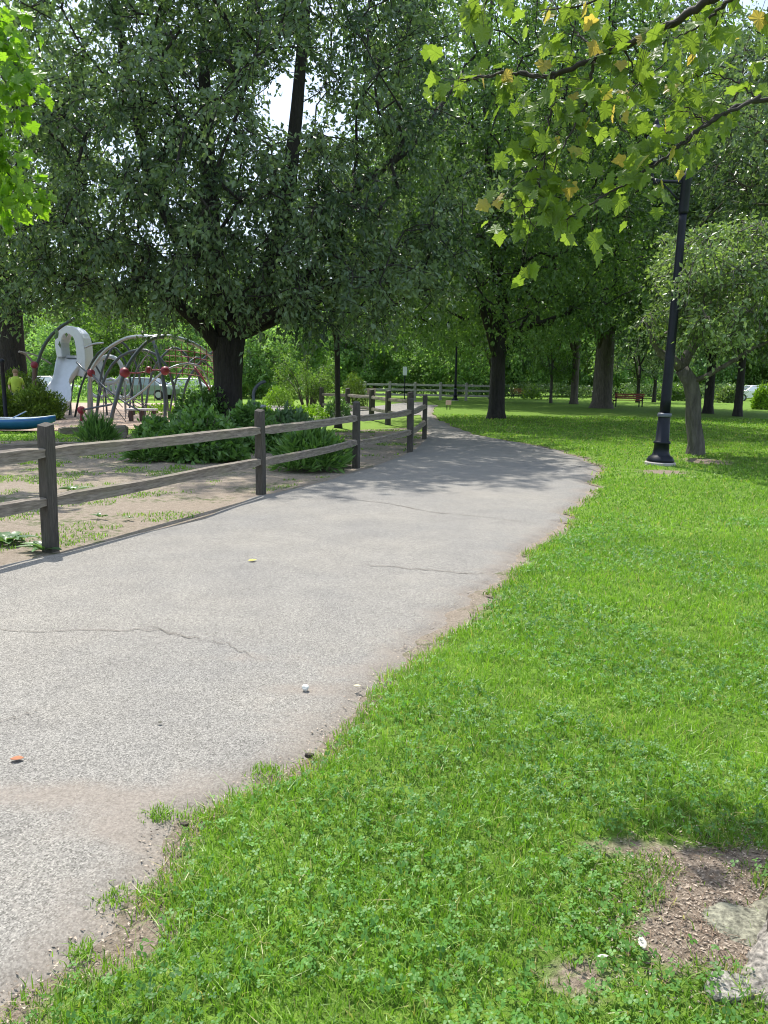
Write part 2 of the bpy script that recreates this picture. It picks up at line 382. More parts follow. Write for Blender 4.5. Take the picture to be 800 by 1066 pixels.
# lawn on the right of the path, with undulation and bare soil patches
BARE = [(G(722, 950), .15, .15, .72), (G(780, 912), .2, .07, .65), (G(705, 1000), .13, .10, .62), (G(800, 1000), .20, .26, 1.0), (G(130, 985), .14, .14, .6), (G(300, 800), .16, .10, .7),
        (G(190, 850), .12, .1, .6), (G(735, 483), .5, .6, .7), (G(690, 495), .5, .35, .7), (G(590, 1040), .1, .1, .6), (G(640, 900), .2, .06, .5)]
def bare(x, y):
    s = np.zeros_like(np.asarray(x, float))
    for c, sx, sy, k in BARE: s = s + k * np.exp(-((x - c[0]) / sx) ** 2 - ((y - c[1]) / sy) ** 2)
    s = s + .55 * np.exp(-np.clip(x - gedge(y), 0, 9) / .10)
    return s
def lawn_z(x, y):
    e = np.clip((x - gedge(y)) / .35, 0, 1)
    return .004 + e * (.03 + .05 * (fbm(x, y, .5, 41) - .3) + .02 * fbm(x, y, 2.2, 43)) 
ys = np.concatenate([np.arange(-4, 9, .06), np.arange(9, 20, .15), np.arange(20, 60, .6), np.arange(60, 260, 6)])
off = np.concatenate([np.arange(0, 3.6, .06), np.geomspace(3.7, 160, 40)])
X = gedge(np.minimum(ys, 47.5))[:, None] + off[None, :]; Y = np.repeat(ys[:, None], len(off), 1)
Z = np.where(Y < 30, lawn_z(X, np.minimum(Y, 47.5)), .03)
B = bare(X, np.minimum(Y, 47.5)) * (Y < 20); B = np.where(Y < 46, B, 0)
idx = np.arange(X.size).reshape(X.shape)
Fq = np.stack([idx[:-1, :-1], idx[:-1, 1:], idx[1:, 1:], idx[1:, :-1]], -1).reshape(-1, 4)
tag(link('lawn', np_mesh('lawn', np.stack([X, Y, Z], -1).reshape(-1, 3), Fq, {'bare': B.ravel()}, True), M_lawn), kind='structure')

# soil margin under the ragged verge and the bare ground on the fence side
vy = np.arange(-4, 47, .25)
sheet('verge_soil', [(float(np.interp(y, Rw[:, 1], Rw[:, 0])) - .5, y) for y in vy] + [(float(np.interp(y, Rw[:, 1], Rw[:, 0])) + .8, y) for y in vy[::-1]], -.004, M_soil)
dl = [(float(np.interp(y, Lw[:, 1], Lw[:, 0])) + .4, y) for y in np.arange(-4, 24, .25)]
sheet('dirt', dl + [G(430, 445)[:2], G(380, 447)[:2], G(300, 452)[:2], G(130, 452)[:2], G(-200, 470)[:2], (-30, 14), (-30, -4)], -.006, M_soil)
sheet('playground_surface', [G(130, 447)[:2], G(-250, 452)[:2], G(-250, 420)[:2], G(60, 419)[:2], G(240, 420)[:2], G(250, 440)[:2]], -.001, M_chips)
sheet('parking_lot', [G(-500, 405)[:2], G(330, 406)[:2], G(330, 400)[:2], G(-500, 397)[:2]], -.002, M_asph)

# ------------------------------------------------------------------ foliage
def leaves_arrays(pos, adir, L, wr, rg, fold=.18, upb=.8, tint=None):
    n = len(pos); a = adir / (np.linalg.norm(adir, axis=1, keepdims=True) + 1e-9)
    nn = rg.normal(size=(n, 3)); nn[:, 2] += upb; s = np.cross(a, nn); s /= np.linalg.norm(s, axis=1, keepdims=True) + 1e-9
    nm = np.cross(s, a); L = np.broadcast_to(L, n)[:, None]; W = L * wr / 2
    V = np.stack([pos, pos + a * L * .48 - s * W + nm * W * fold * 2, pos + a * L, pos + a * L * .48 + s * W + nm * W * fold * 2], 1).reshape(-1, 3)
    b = np.arange(n)[:, None] * 4
    Fc = np.concatenate([b + np.array([0, 2, 1]), b + np.array([0, 3, 2])])
    if tint is None: tint = rg.random(n)
    return V, Fc, np.repeat(tint, 4)
def unit(v): return v / (np.linalg.norm(v, axis=-1, keepdims=True) + 1e-9)
def crown_leaves(centers, crad, ntw, nlf, L, wr, rg, axis0, droop=.35, twigmb=None, tbase=0.0):
    nc = len(centers); d = rg.normal(size=(nc, ntw, 3)); d[..., 2] *= .6
    outw = unit(centers - axis0)[:, None, :]; d = unit(unit(d) + outw * .5)
    ln = crad * (.55 + .6 * rg.random((nc, ntw, 1)))
    st = centers[:, None, :] + rg.normal(size=(nc, ntw, 3)) * crad * .28
    t = rg.random((nc, ntw, nlf, 1)) ** .8
    pos = st[:, :, None, :] + d[:, :, None, :] * ln[:, :, None, :] * t
    pos[..., 2] -= (droop * ln[:, :, None, :] * t ** 2)[..., 0]
    pos += rg.normal(size=pos.shape) * L * .45
    ad = d[:, :, None, :] * .6 + rg.normal(size=pos.shape) * .7; ad[..., 2] -= .55
    ct = np.clip(rg.normal(.45, .27, size=(nc, 1, 1)) + rg.normal(0, .10, size=(nc, ntw, 1)) + rg.normal(0, .17, size=(nc, ntw, nlf)), 0, .88).ravel()
    pos = pos.reshape(-1, 3); ad = ad.reshape(-1, 3)
    if twigmb is not None:
        for i in range(nc):
            for j in range(0, ntw, 2):
                p0 = st[i, j]; e = p0 + d[i, j] * ln[i, j]; m = (p0 + e) / 2; e = e - np.array([0, 0, droop * ln[i, j, 0]])
                twigmb.tube([centers[i], p0 * .6 + m * .4, e], [.012, .009, .004], 3, False)
    return leaves_arrays(pos, ad, L * (.7 + .6 * rg.random(len(pos))), wr, rg, tint=ct)
def sample_clusters(ells, n, dmin, rg, lim=None, shell=.45):
    out = []; tries = 0; wts = np.array([e[1][0] * e[1][1] * e[1][2] for e in ells]) ** .8; wts = wts / wts.sum()
    while len(out) < n and tries < n * 60:
        tries += 1; c, r = ells[rg.choice(len(ells), p=wts)]
        v = rg.normal(size=3); v /= np.linalg.norm(v); q = rg.random() ** (1 / 2.6)
        if q < shell and rg.random() < .6: continue
        p = np.asarray(c, float) + v * q * np.asarray(r, float)
        if lim is not None and not lim(p): continue
        if out and np.min(np.sum((np.array(out) - p) ** 2, 1)) < dmin * dmin: continue
        out.append(p)
    return np.array(out)
def skeleton(trunks, clusters, rg, tip=.014, power=2.25, sides=7, arch=.12, conn=1.0):
    """trunks: list of (points, radii, parent or None) where parent = (trunk index, point index). Returns an MB of trunk and limbs."""
    pos = []; par = []; fix = []; first = []
    for pts, rr, pr in trunks:
        k0 = len(pos); first.append(k0)
        for i, p in enumerate(pts):
            pos.append(np.asarray(p, float)); fix.append(rr[i]); par.append(k0 + i - 1 if i else (first[pr[0]] + pr[1] if pr else -1))
    chains = []; ntr = len(pos); root = pos[0]
    fork = np.asarray(trunks[0][0][-1] if len(trunks) == 1 else trunks[0][0][-1], float)
    order = np.argsort(np.linalg.norm(clusters - fork, axis=1))
    minz = min(p[2] for p in [fork]) * .55
    for ci in order:
        c = clusters[ci]; A = np.array(pos); dv = c - A; d = np.linalg.norm(dv, axis=1)
        cost = d + .35 * np.maximum(0, A[:, 2] - c[2] + .3) + .5 * np.maximum(0, minz - A[:, 2]) * 4
        cost += .06 * np.linalg.norm(A - fork, axis=1)
        j = int(np.argmin(cost)); m = max(2, int(d[j] / .7)); prev = j; ch = [j]
        side = rg.normal(size=3) * .10 * d[j]
        for k in range(1, m + 1):
            t = k / m; q = A[j] + dv[j] * t + side * math.sin(math.pi * t) + np.array([0, 0, arch * d[j] * math.sin(math.pi * t)])
            pos.append(q); par.append(prev); fix.append(0); prev = len(pos) - 1; ch.append(prev)
        chains.append(ch)
    acc = np.zeros(len(pos)); has = np.zeros(len(pos), bool)
    for i in range(len(pos) - 1, -1, -1):
        if not has[i]: acc[i] = max(acc[i], tip ** power)
        if par[i] >= 0: acc[par[i]] += acc[i] * conn; has[par[i]] = True
    rr = acc ** (1 / power); rr = np.where(np.array(fix) > 0, np.array(fix), rr)
    cap = np.array(fix).max() * .75; rr[ntr:] = np.minimum(rr[ntr:], cap)
    mb = MB(); k = 0
    for ti, (pts, r_, pr) in enumerate(trunks):
        L_ = list(range(first[ti], first[ti] + len(pts))); P_ = [pos[i] for i in L_]; R_ = [rr[i] for i in L_]
        if pr: P_ = [pos[par[L_[0]]]] + P_; R_ = [min(R_[0] * 1.1, rr[par[L_[0]]])] + R_
        mb.tube(P_, R_, 14)
    for ch in chains:
        R_ = [min(rr[ch[0]], rr[ch[1]] * 1.15)] + [rr[i] for i in ch[1:]]
        mb.tube([pos[i] for i in ch], R_, 8 if R_[0] > .05 else (5 if R_[0] > .02 else 4), False)
    return mb
def flare(mb_pts):   # trunk base points with root flare radii
    return mb_pts
def roughen(mb, amp, seed, zmax=99):
    for i, (x, y, z) in enumerate(mb.v):
        if z < zmax:
            q = vnoise(x * 3 + z * .7, y * 3 + z * .5, 1.6, seed) - .5
            q2 = vnoise(x * 9 + z * 2, y * 9 - z * 2, 1.3, seed + 1) - .5
            mb.v[i] = (x + amp * (q + .5 * q2), y + amp * (q2 - .3 * q), z)
def make_tree(name, label, base, trunks, ells, n, dmin, crad, ntw, nlf, L, wr, lmat, bmat, seed, group=None, lim=None, twigs=False, droop=.35, tip=.014, cat='tree', amp=.05):
    rg = np.random.default_rng(seed); base = np.asarray(base, float)
    cl = sample_clusters(ells, n, dmin, rg, lim)
    mb = skeleton(trunks, cl, rg, tip)
    roughen(mb, amp, seed)
    ax = np.mean(cl, axis=0); tw = mb if twigs else None
    V, Fc, T = crown_leaves(cl, crad, ntw, nlf, L, wr, rg, ax, droop, tw)
    mb.v = [(x - base[0], y - base[1], z - base[2]) for x, y, z in mb.v]
    root = empty(name, base); tag(root, label, cat, group)
    mb.build('trunk', bmat, root, smooth=True)
    link('crown', np_mesh('crown', V - base, Fc, {'tint': T}), lmat, root)
    return root

# T1: the big tree behind the planting bed
D1 = 21.0
b1 = P(238, 448, D1); b1[2] = 0
fk = P(239, 352, D1)
def px(*a): return P(*a)
tr1 = [([b1 + (0, 0, -.1), b1 + (0, 0, .12), b1 + (0, 0, .5), P(238, 400, D1), P(238, 372, D1), fk], [.62, .50, .42, .37, .38, .42], None),
       ([P(228, 310, D1 + .2), P(222, 250, D1 + .4), P(217, 190, D1 + .5), P(215, 120, D1 + .6), P(210, 40, D1 + .4)], [.30, .25, .21, .17, .11], (0, 5)),
       ([P(262, 325, D1 - .2), P(285, 270, D1 - .6), P(300, 200, D1 - .8), P(310, 110, D1 - .9), P(318, 10, D1 - .9), P(324, -90, D1 - .9)], [.26, .22, .19, .16, .13, .09], (0, 5)),
       ([P(212, 340, D1 - .3), P(180, 312, D1 - .9), P(150, 285, D1 - 1.4), P(110, 255, D1 - 2), P(70, 215, D1 - 2.4)], [.19, .14, .11, .08, .05], (0, 4)),
       ([P(185, 250, D1 + .8), P(155, 185, D1 + 1), P(140, 110, D1 + 1.2), P(122, 20, D1 + 1.2), P(112, -60, D1 + 1.2)], [.16, .15, .13, .11, .08], (1, 1)),
       ([P(300, 325, D1), P(345, 250, D1 + .3), P(372, 195, D1 + .5), P(432, 150, D1 + .8), P(480, 80, D1 + 1)], [.20, .15, .12, .09, .05], (0, 5)),
       ([P(262, 338, D1 - .5), P(300, 318, D1 - 1), P(350, 295, D1 - 1.4), P(410, 275, D1 - 2)], [.14, .10, .07, .04], (0, 5))]
c1 = P(245, 120, D1)
ell1 = [((c1[0], D1, 7.6), (6.4, 5.8, 4.9)), ((c1[0] + .5, D1, 11.5), (4.8, 4.8, 4.6)), ((c1[0] - 3.6, D1 - .5, 6.0), (3.4, 3.4, 2.8)), ((c1[0] + 3.6, D1, 5.6), (3.3, 3.6, 2.5)), ((c1[0] - 2.0, D1 - 2.6, 4.3), (2.8, 1.8, 1.7)), ((c1[0] + 2.6, D1 - 2.6, 4.2), (3.2, 1.8, 1.6)), ((c1[0] - 4.2, D1 - 1.5, 4.3), (2.2, 2.4, 1.5))]
def lim1(p):
    x, y = to_px(p)
    if y > 343 + (12 if 105 < x < 205 else 0) - (0 if x > 60 else 22) - (20 if 225 < x < 260 else 0): return False
    g = vnoise(x, y, 1 / 26., 99)
    if y < 245 and g < .36: return False
    if 225 < x < 400 and -20 < y < 190 and rng.random() < .30: return False
    if x < 108 and y > 322: return False
    return True
make_tree('broad_tree', 'big spreading dark-trunked tree behind the shrub bed, forking low into many stems', b1, tr1, ell1, 800, .60, .70, 11, 13, .145, .52, M_leaf, M_bark_dark, 11, lim=lim1, twigs=True, tip=.012, amp=.07)

def std_tree(name, label, pxx, D, h, r, zb, rt_, lmat, bmat, seed, n=200, L=.17, crad=1.0, ntw=12, nlf=13, lean=0, group=None, twigs=False, shift=(0, 0), fork=None, lim=None, dmin=.8, droop=.35):
    b = P(pxx, 430, D); b = np.array([b[0], b[1], 0.0])
    fz = fork or zb + 1.2; ln = np.array([lean, 0, 0])
    tr = [([b + (0, 0, -.1), b + (0, 0, .1), b + (0, 0, .45), b + ln * .3 + (0, 0, fz * .5), b + ln * .7 + (0, 0, fz)], [rt_ * 1.7, rt_ * 1.4, rt_ * 1.12, rt_, rt_ * .95], None),
          ([b + ln + (-.1 * r, 0, fz + (h - fz) * .3), b + ln + (-.15 * r, .1, fz + (h - fz) * .6), b + ln + (-.1 * r, 0, h * .93)], [rt_ * .6, rt_ * .4, rt_ * .15], (0, 4)),
          ([b + ln + (.2 * r, .1 * r, fz + (h - fz) * .2), b + ln + (.33 * r, .1 * r, fz + (h - fz) * .45), b + ln + (.38 * r, 0, h * .75)], [rt_ * .5, rt_ * .32, rt_ * .12], (0, 4)),
          ([b + ln + (-.2 * r, -.1 * r, fz + (h - fz) * .1), b + ln + (-.4 * r, -.15 * r, fz + (h - fz) * .25)], [rt_ * .42, rt_ * .25], (0, 3))]
    cx = b + ln + np.array([shift[0], shift[1], 0])
    zc = (zb + h) / 2
    ells = [((cx[0], cx[1], zc), (r, r, (h - zb) / 2)), ((cx[0], cx[1], zb + (h - zb) * .3), (r * 1.05, r * 1.05, (h - zb) * .3))]
    return make_tree(name, label, b, tr, ells, n, dmin, crad, ntw, nlf, L, .52, lmat, bmat, seed, group, lim, twigs, droop, tip=.02)
def limy(y0):
    def f(p):
        x, y = to_px(p); return y < y0
    return f
std_tree('broad_tree', 'thick-trunked tree behind the clipped yew at the far left of the playground', 17, 33, 17, 6.6, 4.0, .52, M_leaf, M_bark_dark, 12, n=300, lim=limy(318), shift=(-1.2, 0), L=.17)
std_tree('broad_tree', 'dark reddish-brown trunk tree standing on the lawn just past the path bend', 517, 31, 18.5, 6.0, 3.0, .29, M_leaf_mid, M_bark_dark, 13, n=520, lim=limy(362), L=.17, ntw=12, nlf=14, twigs=False)
std_tree('broad_tree', 'largest grey trunk tree on the far lawn beside the longer red bench', 626, 46, 23, 8.0, 4.5, .52, M_leaf_mid, M_bark, 14, n=420, crad=1.3, L=.24, lim=limy(350), dmin=1.0)
std_tree('broad_tree', 'tall tree with a small grey trunk further back on the far lawn', 597, 54, 24, 8.5, 4.5, .24, M_leaf_mid, M_bark, 15, n=380, crad=1.4, L=.27, lim=limy(358), dmin=1.1, shift=(-5, 0))
std_tree('broad_tree', 'tall slim dark-trunked tree directly right of the crooked pale tree', 737, 40, 17, 6.0, 3.0, .22, M_leaf, M_bark_dark, 16, n=300, L=.21, crad=1.1, lim=limy(365))
std_tree('broad_tree', 'slim dark-trunked tree near the white car at the right side of the lawn', 768, 37, 18, 6.5, 3.2, .17, M_leaf, M_bark_dark, 17, n=320, L=.20, crad=1.1, lim=limy(362), shift=(1.2, 0))
std_tree('broad_tree', 'tall tree reaching in above the lamp post from the right side of the lawn', 960, 22, 15.5, 6.3, 4.2, .34, M_leaf, M_bark, 18, n=320, L=.15, crad=.9, nlf=16, lim=limy(250), shift=(-1.0, 0), dmin=.7, twigs=True)
std_tree('broad_tree', 'tall pale-leaved tree rising behind the distant rail fence', 512, 66, 27, 9.5, 3.5, .26, M_leaf_mid, M_bark, 19, n=300, crad=1.7, L=.32, lim=limy(365), dmin=1.3, shift=(-4, 0))
# slender young tree and multi-stem shrub beyond the bed
std_tree('young_tree', 'slender straight young tree rising behind the shrub bed near the second fence bend', 352, 25, 7.2, 1.5, 3.4, .09, M_leaf_mid, M_bark_dark, 20, n=26, crad=.6, L=.14, lim=limy(345), dmin=.5, lean=-.15)
for (pxx, D, h, r, lab) in ((573, 55, 6, 1.7, 'small young tree with thin twin stems in front of the dark far hedge'), (663, 60, 8, 2.6, 'thin dark tree behind the longer red bench'), (680, 62, 9, 2.8, 'second thin dark tree behind the longer red bench, closer to the lamp post')):
    std_tree('young_tree', lab, pxx, D, h, r, 1.6 if h > 5 else .4, .09 if h < 7 else .13, M_leaf_yel if h < 7 else M_leaf, M_bark_pale if h < 7 else M_bark_dark, 30 + pxx, n=40, crad=.6, L=.2, dmin=.4, ntw=8, nlf=10)

# T4: crooked pale tree behind the lamp post
b4 = G(724, 476); D4 = b4[1]
tr4 = [([b4 + (0, 0, -.1), b4 + (0, 0, .03), b4 + (0, 0, .3), P(722, 440, D4), P(722, 415, D4), P(719, 398, D4), P(710, 384, D4)], [.27, .22, .175, .155, .15, .15, .14], None),
       ([P(700, 374, D4), P(688, 368, D4), P(680, 355, D4 - .2), P(672, 330, D4 - .3)], [.10, .085, .06, .035], (0, 6)),
       ([P(716, 370, D4 + .1), P(732, 345, D4 + .3), P(742, 310, D4 + .5), P(748, 275, D4 + .6)], [.10, .085, .065, .035], (0, 6)),
       ([P(735, 392, D4 - .2), P(760, 378, D4 - .5), P(785, 362, D4 - .8), P(815, 350, D4 - 1)], [.055, .045, .035, .02], (0, 5))]
c4 = P(775, 300, D4)
ell4 = [((c4[0] + .2, D4, 3.5), (2.5, 2.2, 1.35)), ((c4[0] - .3, D4 - .4, 4.1), (1.7, 1.8, .9)), ((c4[0] + 1.6, D4 - .3, 3.1), (2, 2, 1.2)), ((P(705, 300, D4)[0], D4 - 1.9, 3.25), (1.0, .9, 1.15)), ((P(716, 262, D4)[0], D4 - 1.9, 4.1), (.6, .7, .5)), ((P(690, 320, D4)[0], D4 - .6, 3.1), (.75, .9, .7))]
def lim4(p):
    x, y = to_px(p)
    if y > 345 + max(0, x - 700) * .14: return False
    if vnoise(x, y, 1 / 22., 71) < .38: return False
    if x < 672 or y < 238 + max(0, 735 - x) * .35: return False
    return True
make_tree('crooked_tree', 'crooked pale-barked tree with grey-green drooping leaves just behind the lamp post', b4, tr4, ell4, 235, .30, .36, 11, 13, .095, .5, M_leaf_pale, M_bark_pale, 41, lim=lim4, twigs=True, droop=.9, tip=.008, amp=.035)

# background trees: three shapes, copied
def bg_proto(seed, lm, h=13, r=5):
    rg = np.random.default_rng(seed); b = np.zeros(3)
    tr = [([b + (0, 0, -.1), b + (0, 0, .5), b + (0, 0, 3), b + (.3, 0, h * .5), b + (0, 0, h * .85)], [.35, .27, .24, .16, .05], None)]
    ells = [((0, 0, h * .55), (r, r, h * .43)), ((0, 0, h * .32), (r * 1.05, r * 1.05, h * .27))]
    cl = sample_clusters(ells, 210, .9, rg); mb = skeleton(tr, cl, rg, .03)
    V, Fc, T = crown_leaves(cl, 1.25, 8, 10, .36, .62, rg, np.array([0, 0, h * .4]))
    root = empty('distant_tree', (0, 0, 0)); mb.build('trunk', M_bark, root, smooth=True)
    link('crown', np_mesh('crown', V, Fc, {'tint': T}), lm, root); return root
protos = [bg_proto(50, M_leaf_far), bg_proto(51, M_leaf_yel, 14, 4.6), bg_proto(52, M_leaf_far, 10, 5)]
used = set()
def copy_tree(root):
    r = root.copy(); C.objects.link(r)
    for ch in list(root.children):
        c = ch.copy(); C.objects.link(c); c.parent = r
        for g in ch.children:
            d = g.copy(); C.objects.link(d); d.parent = c
    return r
rg = np.random.default_rng(5)
BG = []
for i in range(26): BG.append((-120 + i * 42 + rg.uniform(-12, 12), rg.uniform(78, 92), rg.integers(0, 3), rg.uniform(.62, .95)))
for i in range(14): BG.append((-150 + i * 80 + rg.uniform(-20, 20), rg.uniform(105, 120), 1, rg.uniform(1.0, 1.3)))
BG += [(70, 64, 2, .6), (160, 68, 0, .55), (265, 60, 2, .62), (300, 66, 0, .7), (120, 62, 1, .5)]
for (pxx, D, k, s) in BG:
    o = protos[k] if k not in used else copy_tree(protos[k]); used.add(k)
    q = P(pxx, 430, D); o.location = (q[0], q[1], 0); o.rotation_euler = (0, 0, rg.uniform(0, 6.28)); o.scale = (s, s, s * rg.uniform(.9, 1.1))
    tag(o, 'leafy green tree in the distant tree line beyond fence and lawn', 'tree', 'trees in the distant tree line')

# shrubs ------------------------------------------------------------
def shrub(name, label, pxc, pyb, wpx, ytop, lm, seed, L=.1, wr=.42, n=2500, upright=.3, cat='shrub', group=None, stem=True, hug=0.0, dome=.85):
    b = G(pxc, pyb); D = b[1]; mpp = D / F; rx = wpx * mpp / 2; yb_ = pyb
    rg = np.random.default_rng(seed); h = P(pxc, ytop, D)[2]; ry = rx * .8
    D2 = D + ry; b = np.array([P(pxc, 430, D2)[0], D2, 0.0])
    u = rg.normal(size=(n, 3)); u = unit(u); u[:, 2] = np.abs(u[:, 2]); q = (rg.random((n, 1)) ** (1 / 2.2)) * .35 + .65 * (rg.random((n, 1)) ** .25)
    ang = np.arctan2(u[:, 1], u[:, 0]); lump = 1 + .22 * (vnoise(ang * 1.6, u[:, 2] * 3, 1.1, seed) - .5) * 2
    pos = u * q * np.array([rx, ry, h * dome]) * lump[:, None]; pos[:, 2] += .02 + h * .02
    ad = u * .5 + rg.normal(size=(n, 3)) * (.75 if wr > .35 else .55); ad[:, 2] += upright * (.2 if wr > .5 else 1)
    T = np.clip(.35 + .35 * (vnoise(pos[:, 0] * 3, pos[:, 2] * 3, 1.5, seed) - .3) + rg.normal(0, .2, n), 0, .88)
    V, Fc, T = leaves_arrays(pos, ad, L * (.6 + .8 * rg.random(n)), wr, rg, tint=T, upb=1.0)
    root = empty(name, b); tag(root, label, cat, group)
    link('foliage', np_mesh('foliage', V, Fc, {'tint': T}), lm, root)
    if stem:
        mb = MB()
        for k in range(9):
            a = rg.uniform(0, 6.28); e = np.array([math.cos(a) * rx * .6, math.sin(a) * ry * .6, h * .75]); mb.tube([(0, 0, -.02), e * .5 + np.array([0, 0, .08]), e], [.018, .013, .006], 5)
        mb.build('stem', M_bark, root)
    return root
G1 = 'leafy shrubs in the bed behind the fence'
shrub('leafy_shrub', 'leftmost leafy shrub of the bed, beside the playground bench', 165, 474, 62, 432, M_shrub, 61, .13, .62, 2600, group=G1)
shrub('leafy_shrub', 'widest leafy shrub of the bed, behind the first full fence rail span', 212, 483, 96, 420, M_shrub, 62, .14, .6, 4600, group=G1)
shrub('leafy_shrub', 'leafy shrub behind the second fence post, under the big tree', 262, 472, 78, 418, M_shrub, 63, .13, .62, 3800, group=G1)
shrub('leafy_shrub', 'taller leafy shrub at the foot of the big dark trunk', 215, 455, 80, 398, M_shrub, 64, .14, .62, 3600, group=G1)
shrub('leafy_shrub', 'lighter green shrub with broad leaves between second and third fence posts', 300, 466, 62, 424, M_hosta, 65, .16, .45, 2200, group=G1)
shrub('lily_clump', 'clump of long dark strap leaves spilling under the lower rail beside the path', 322, 493, 66, 449, M_shrub, 66, .22, .2, 2300, .6, cat='plant', stem=False)
shrub('lily_clump', 'small strap-leaved clump crowding the third fence post', 352, 487, 30, 458, M_shrub, 67, .18, .2, 800, .6, cat='plant', stem=False)
shrub('lily_clump', 'grassy upright clump alone by the timber edging near the first post', 101, 464, 34, 436, M_shrub, 68, .30, .10, 900, 1.0, cat='plant', stem=False)
shrub('lily_clump', 'strap-leaved clump behind the lower rail at left end of the shrub bed', 150, 482, 40, 455, M_shrub, 69, .2, .2, 1000, .6, cat='plant', stem=False)
shrub('clipped_yew', 'clipped dark yew mound next to the foot of the white slide', 38, 438, 60, 404, M_yew, 70, .12, .35, 9000, .3, dome=1.0)
shrub('clipped_yew', 'clipped yew mound at the left edge behind the blue boat', -6, 438, 62, 404, M_yew, 71, .12, .35, 9000, .3, dome=1.0)
shrub('clipped_yew', 'higher lit yew behind the yew mounds, by the big left trunk', 26, 430, 66, 389, M_yew, 72, .13, .4, 9000, .3, dome=1.05)
shrub('lime_shrub', 'bright lime-green rounded shrub behind the bed to the right of the big trunk', 291, 424, 36, 399, M_lime, 73, .10, .5, 2600, .3)
shrub('lime_shrub', 'small lime-green shrub close to the slender young tree', 357, 428, 20, 404, M_lime, 74, .10, .5, 1200, .3)
shrub('lime_ground_cover', 'low yellow-green plants spread in front of the multi-stemmed shrub', 318, 436, 60, 421, M_lime, 75, .12, .5, 1600, .2, cat='plant', stem=False)
shrub('lime_ground_cover', 'low yellow-green plants between the big trunk and the water spout', 268, 436, 46, 416, M_lime, 76, .12, .5, 1500, .2, cat='plant', stem=False)
shrub('lime_ground_cover', 'low yellow-green plants behind the white-topped playground bench', 165, 432, 56, 421, M_lime, 77, .12, .5, 1000, .2, cat='plant', stem=False)
shrub('evergreen_shrub', 'dark conical evergreen shrub right of the slender young tree', 369, 427, 28, 383, M_yew, 78, .12, .3, 3000, .5)
shrub('leafy_shrub', 'small broad-leaved shrub against the back of the third fence post', 352, 436, 28, 412, M_hosta, 79, .13, .45, 900, .3)
shrub('lime_shrub', 'bright yellow-green bushy plant at the right edge near the white car', 793, 427, 22, 396, M_lime, 80, .2, .5, 1600, .4)
shrub('leafy_shrub', 'round grey-green bush far back between lamp post and crooked tree', 700, 418, 34, 396, M_leaf_mid, 81, .25, .5, 1500, .3)
shrub('leafy_shrub', 'pale grey-green bush far back to the left of the white car', 757, 420, 26, 398, M_leaf_pale, 82, .25, .5, 1300, .3)
shrub('lime_shrub', 'low yellow-green sapling-like bush just right of the small red bench', 553, 416, 22, 398, M_lime, 83, .2, .5, 700, .4)
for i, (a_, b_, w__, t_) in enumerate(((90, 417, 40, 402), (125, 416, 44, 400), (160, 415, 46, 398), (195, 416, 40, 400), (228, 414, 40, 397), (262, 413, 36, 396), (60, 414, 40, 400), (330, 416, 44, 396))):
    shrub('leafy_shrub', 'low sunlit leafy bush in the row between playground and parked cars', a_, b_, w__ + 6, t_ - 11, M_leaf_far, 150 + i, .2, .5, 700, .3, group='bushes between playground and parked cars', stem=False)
# multi-stem shrub
def multistem():
    b = G(322, 430); D = b[1]; root = empty('multi_stemmed_shrub', b); tag(root, 'tall open shrub with many thin arching brown stems behind the bed', 'shrub')
    rg = np.random.default_rng(90); mb = MB(); tips = []
    for k in range(26):
        x = rg.uniform(-1.35, 1.2); y = rg.uniform(-.8, .8); h = rg.uniform(1.7, 2.7) * (1 - .12 * abs(x))
        p0 = np.array([x * .14, y * .14, 0]); p2 = np.array([x, y, h]); p1 = p0 + (p2 - p0) * .5 + np.array([-x * .12, 0, .2]); mb.tube(curve([p0, p1, p2], 6), [.022, .019, .016, .013, .009, .005], 4, False)
        for j in range(7): t = rg.uniform(.45, 1); tips.append(p0 + (p2 - p0) * t + rg.normal(size=3) * .12)
    mb.build('stem', M_bark, root)
    tips = np.array(tips); V, Fc, T = crown_leaves(tips, .3, 5, 6, .09, .5, rg, np.array([0, 0, 1.0])); link('foliage', np_mesh('foliage', V, Fc, {'tint': T}), M_leaf_yel, root)
multistem()
# hostas by the first post
def hosta(name, label, c, r, nl, L, seed, mat=M_hosta, wr=.42):
    rg = np.random.default_rng(seed); V = []; Fs = []; T = []; mbs = []
    for k in range(nl):
        a = rg.uniform(0, 6.28); el = rg.uniform(.25, 1.1); l = L * rg.uniform(.7, 1.2); w_ = l * wr / 2; d = np.array([math.cos(a), math.sin(a), 0]); s = np.array([-d[1], d[0], 0])
        p0 = d * rg.uniform(0, r * .5); b0 = len(V); rows = 7; tt = rg.uniform(.1, .85)
        for i in range(rows):
            t = i / (rows - 1); ww = w_ * math.sin(math.pi * min(1, t * .93 + .06)) ** .75
            c_ = p0 + d * (l * t * math.cos(el) + .35 * l * t * t) + np.array([0, 0, l * math.sin(el) * t - .75 * l * t * t * math.sin(el) * .8 + .02])
            c_[2] = max(c_[2], .012)
            for q in (-1, 0, 1): V.append(c_ + s * ww * q + np.array([0, 0, abs(q) * ww * .35])); T.append(tt)
        for i in range(rows - 1):
            for q in (0, 1): Fs.append((b0 + i * 3 + q, b0 + i * 3 + q + 1, b0 + i * 3 + q + 4, b0 + i * 3 + q + 3))
    o = link(name, np_mesh(name, np.array(V), np.array(Fs), {'tint': np.array(T)}, True), mat, None, c); tag(o, label, 'plant'); return o
hosta('broad_leaved_weed', 'broad-leaved weed growing against the base of the nearest fence post', G(47, 574), .1, 11, .17, 1)
hosta('broad_leaved_weed', 'pale broad-leaved weed on the dirt at the left edge under the lower rail', G(8, 566), .14, 22, .15, 2, wr=.6)
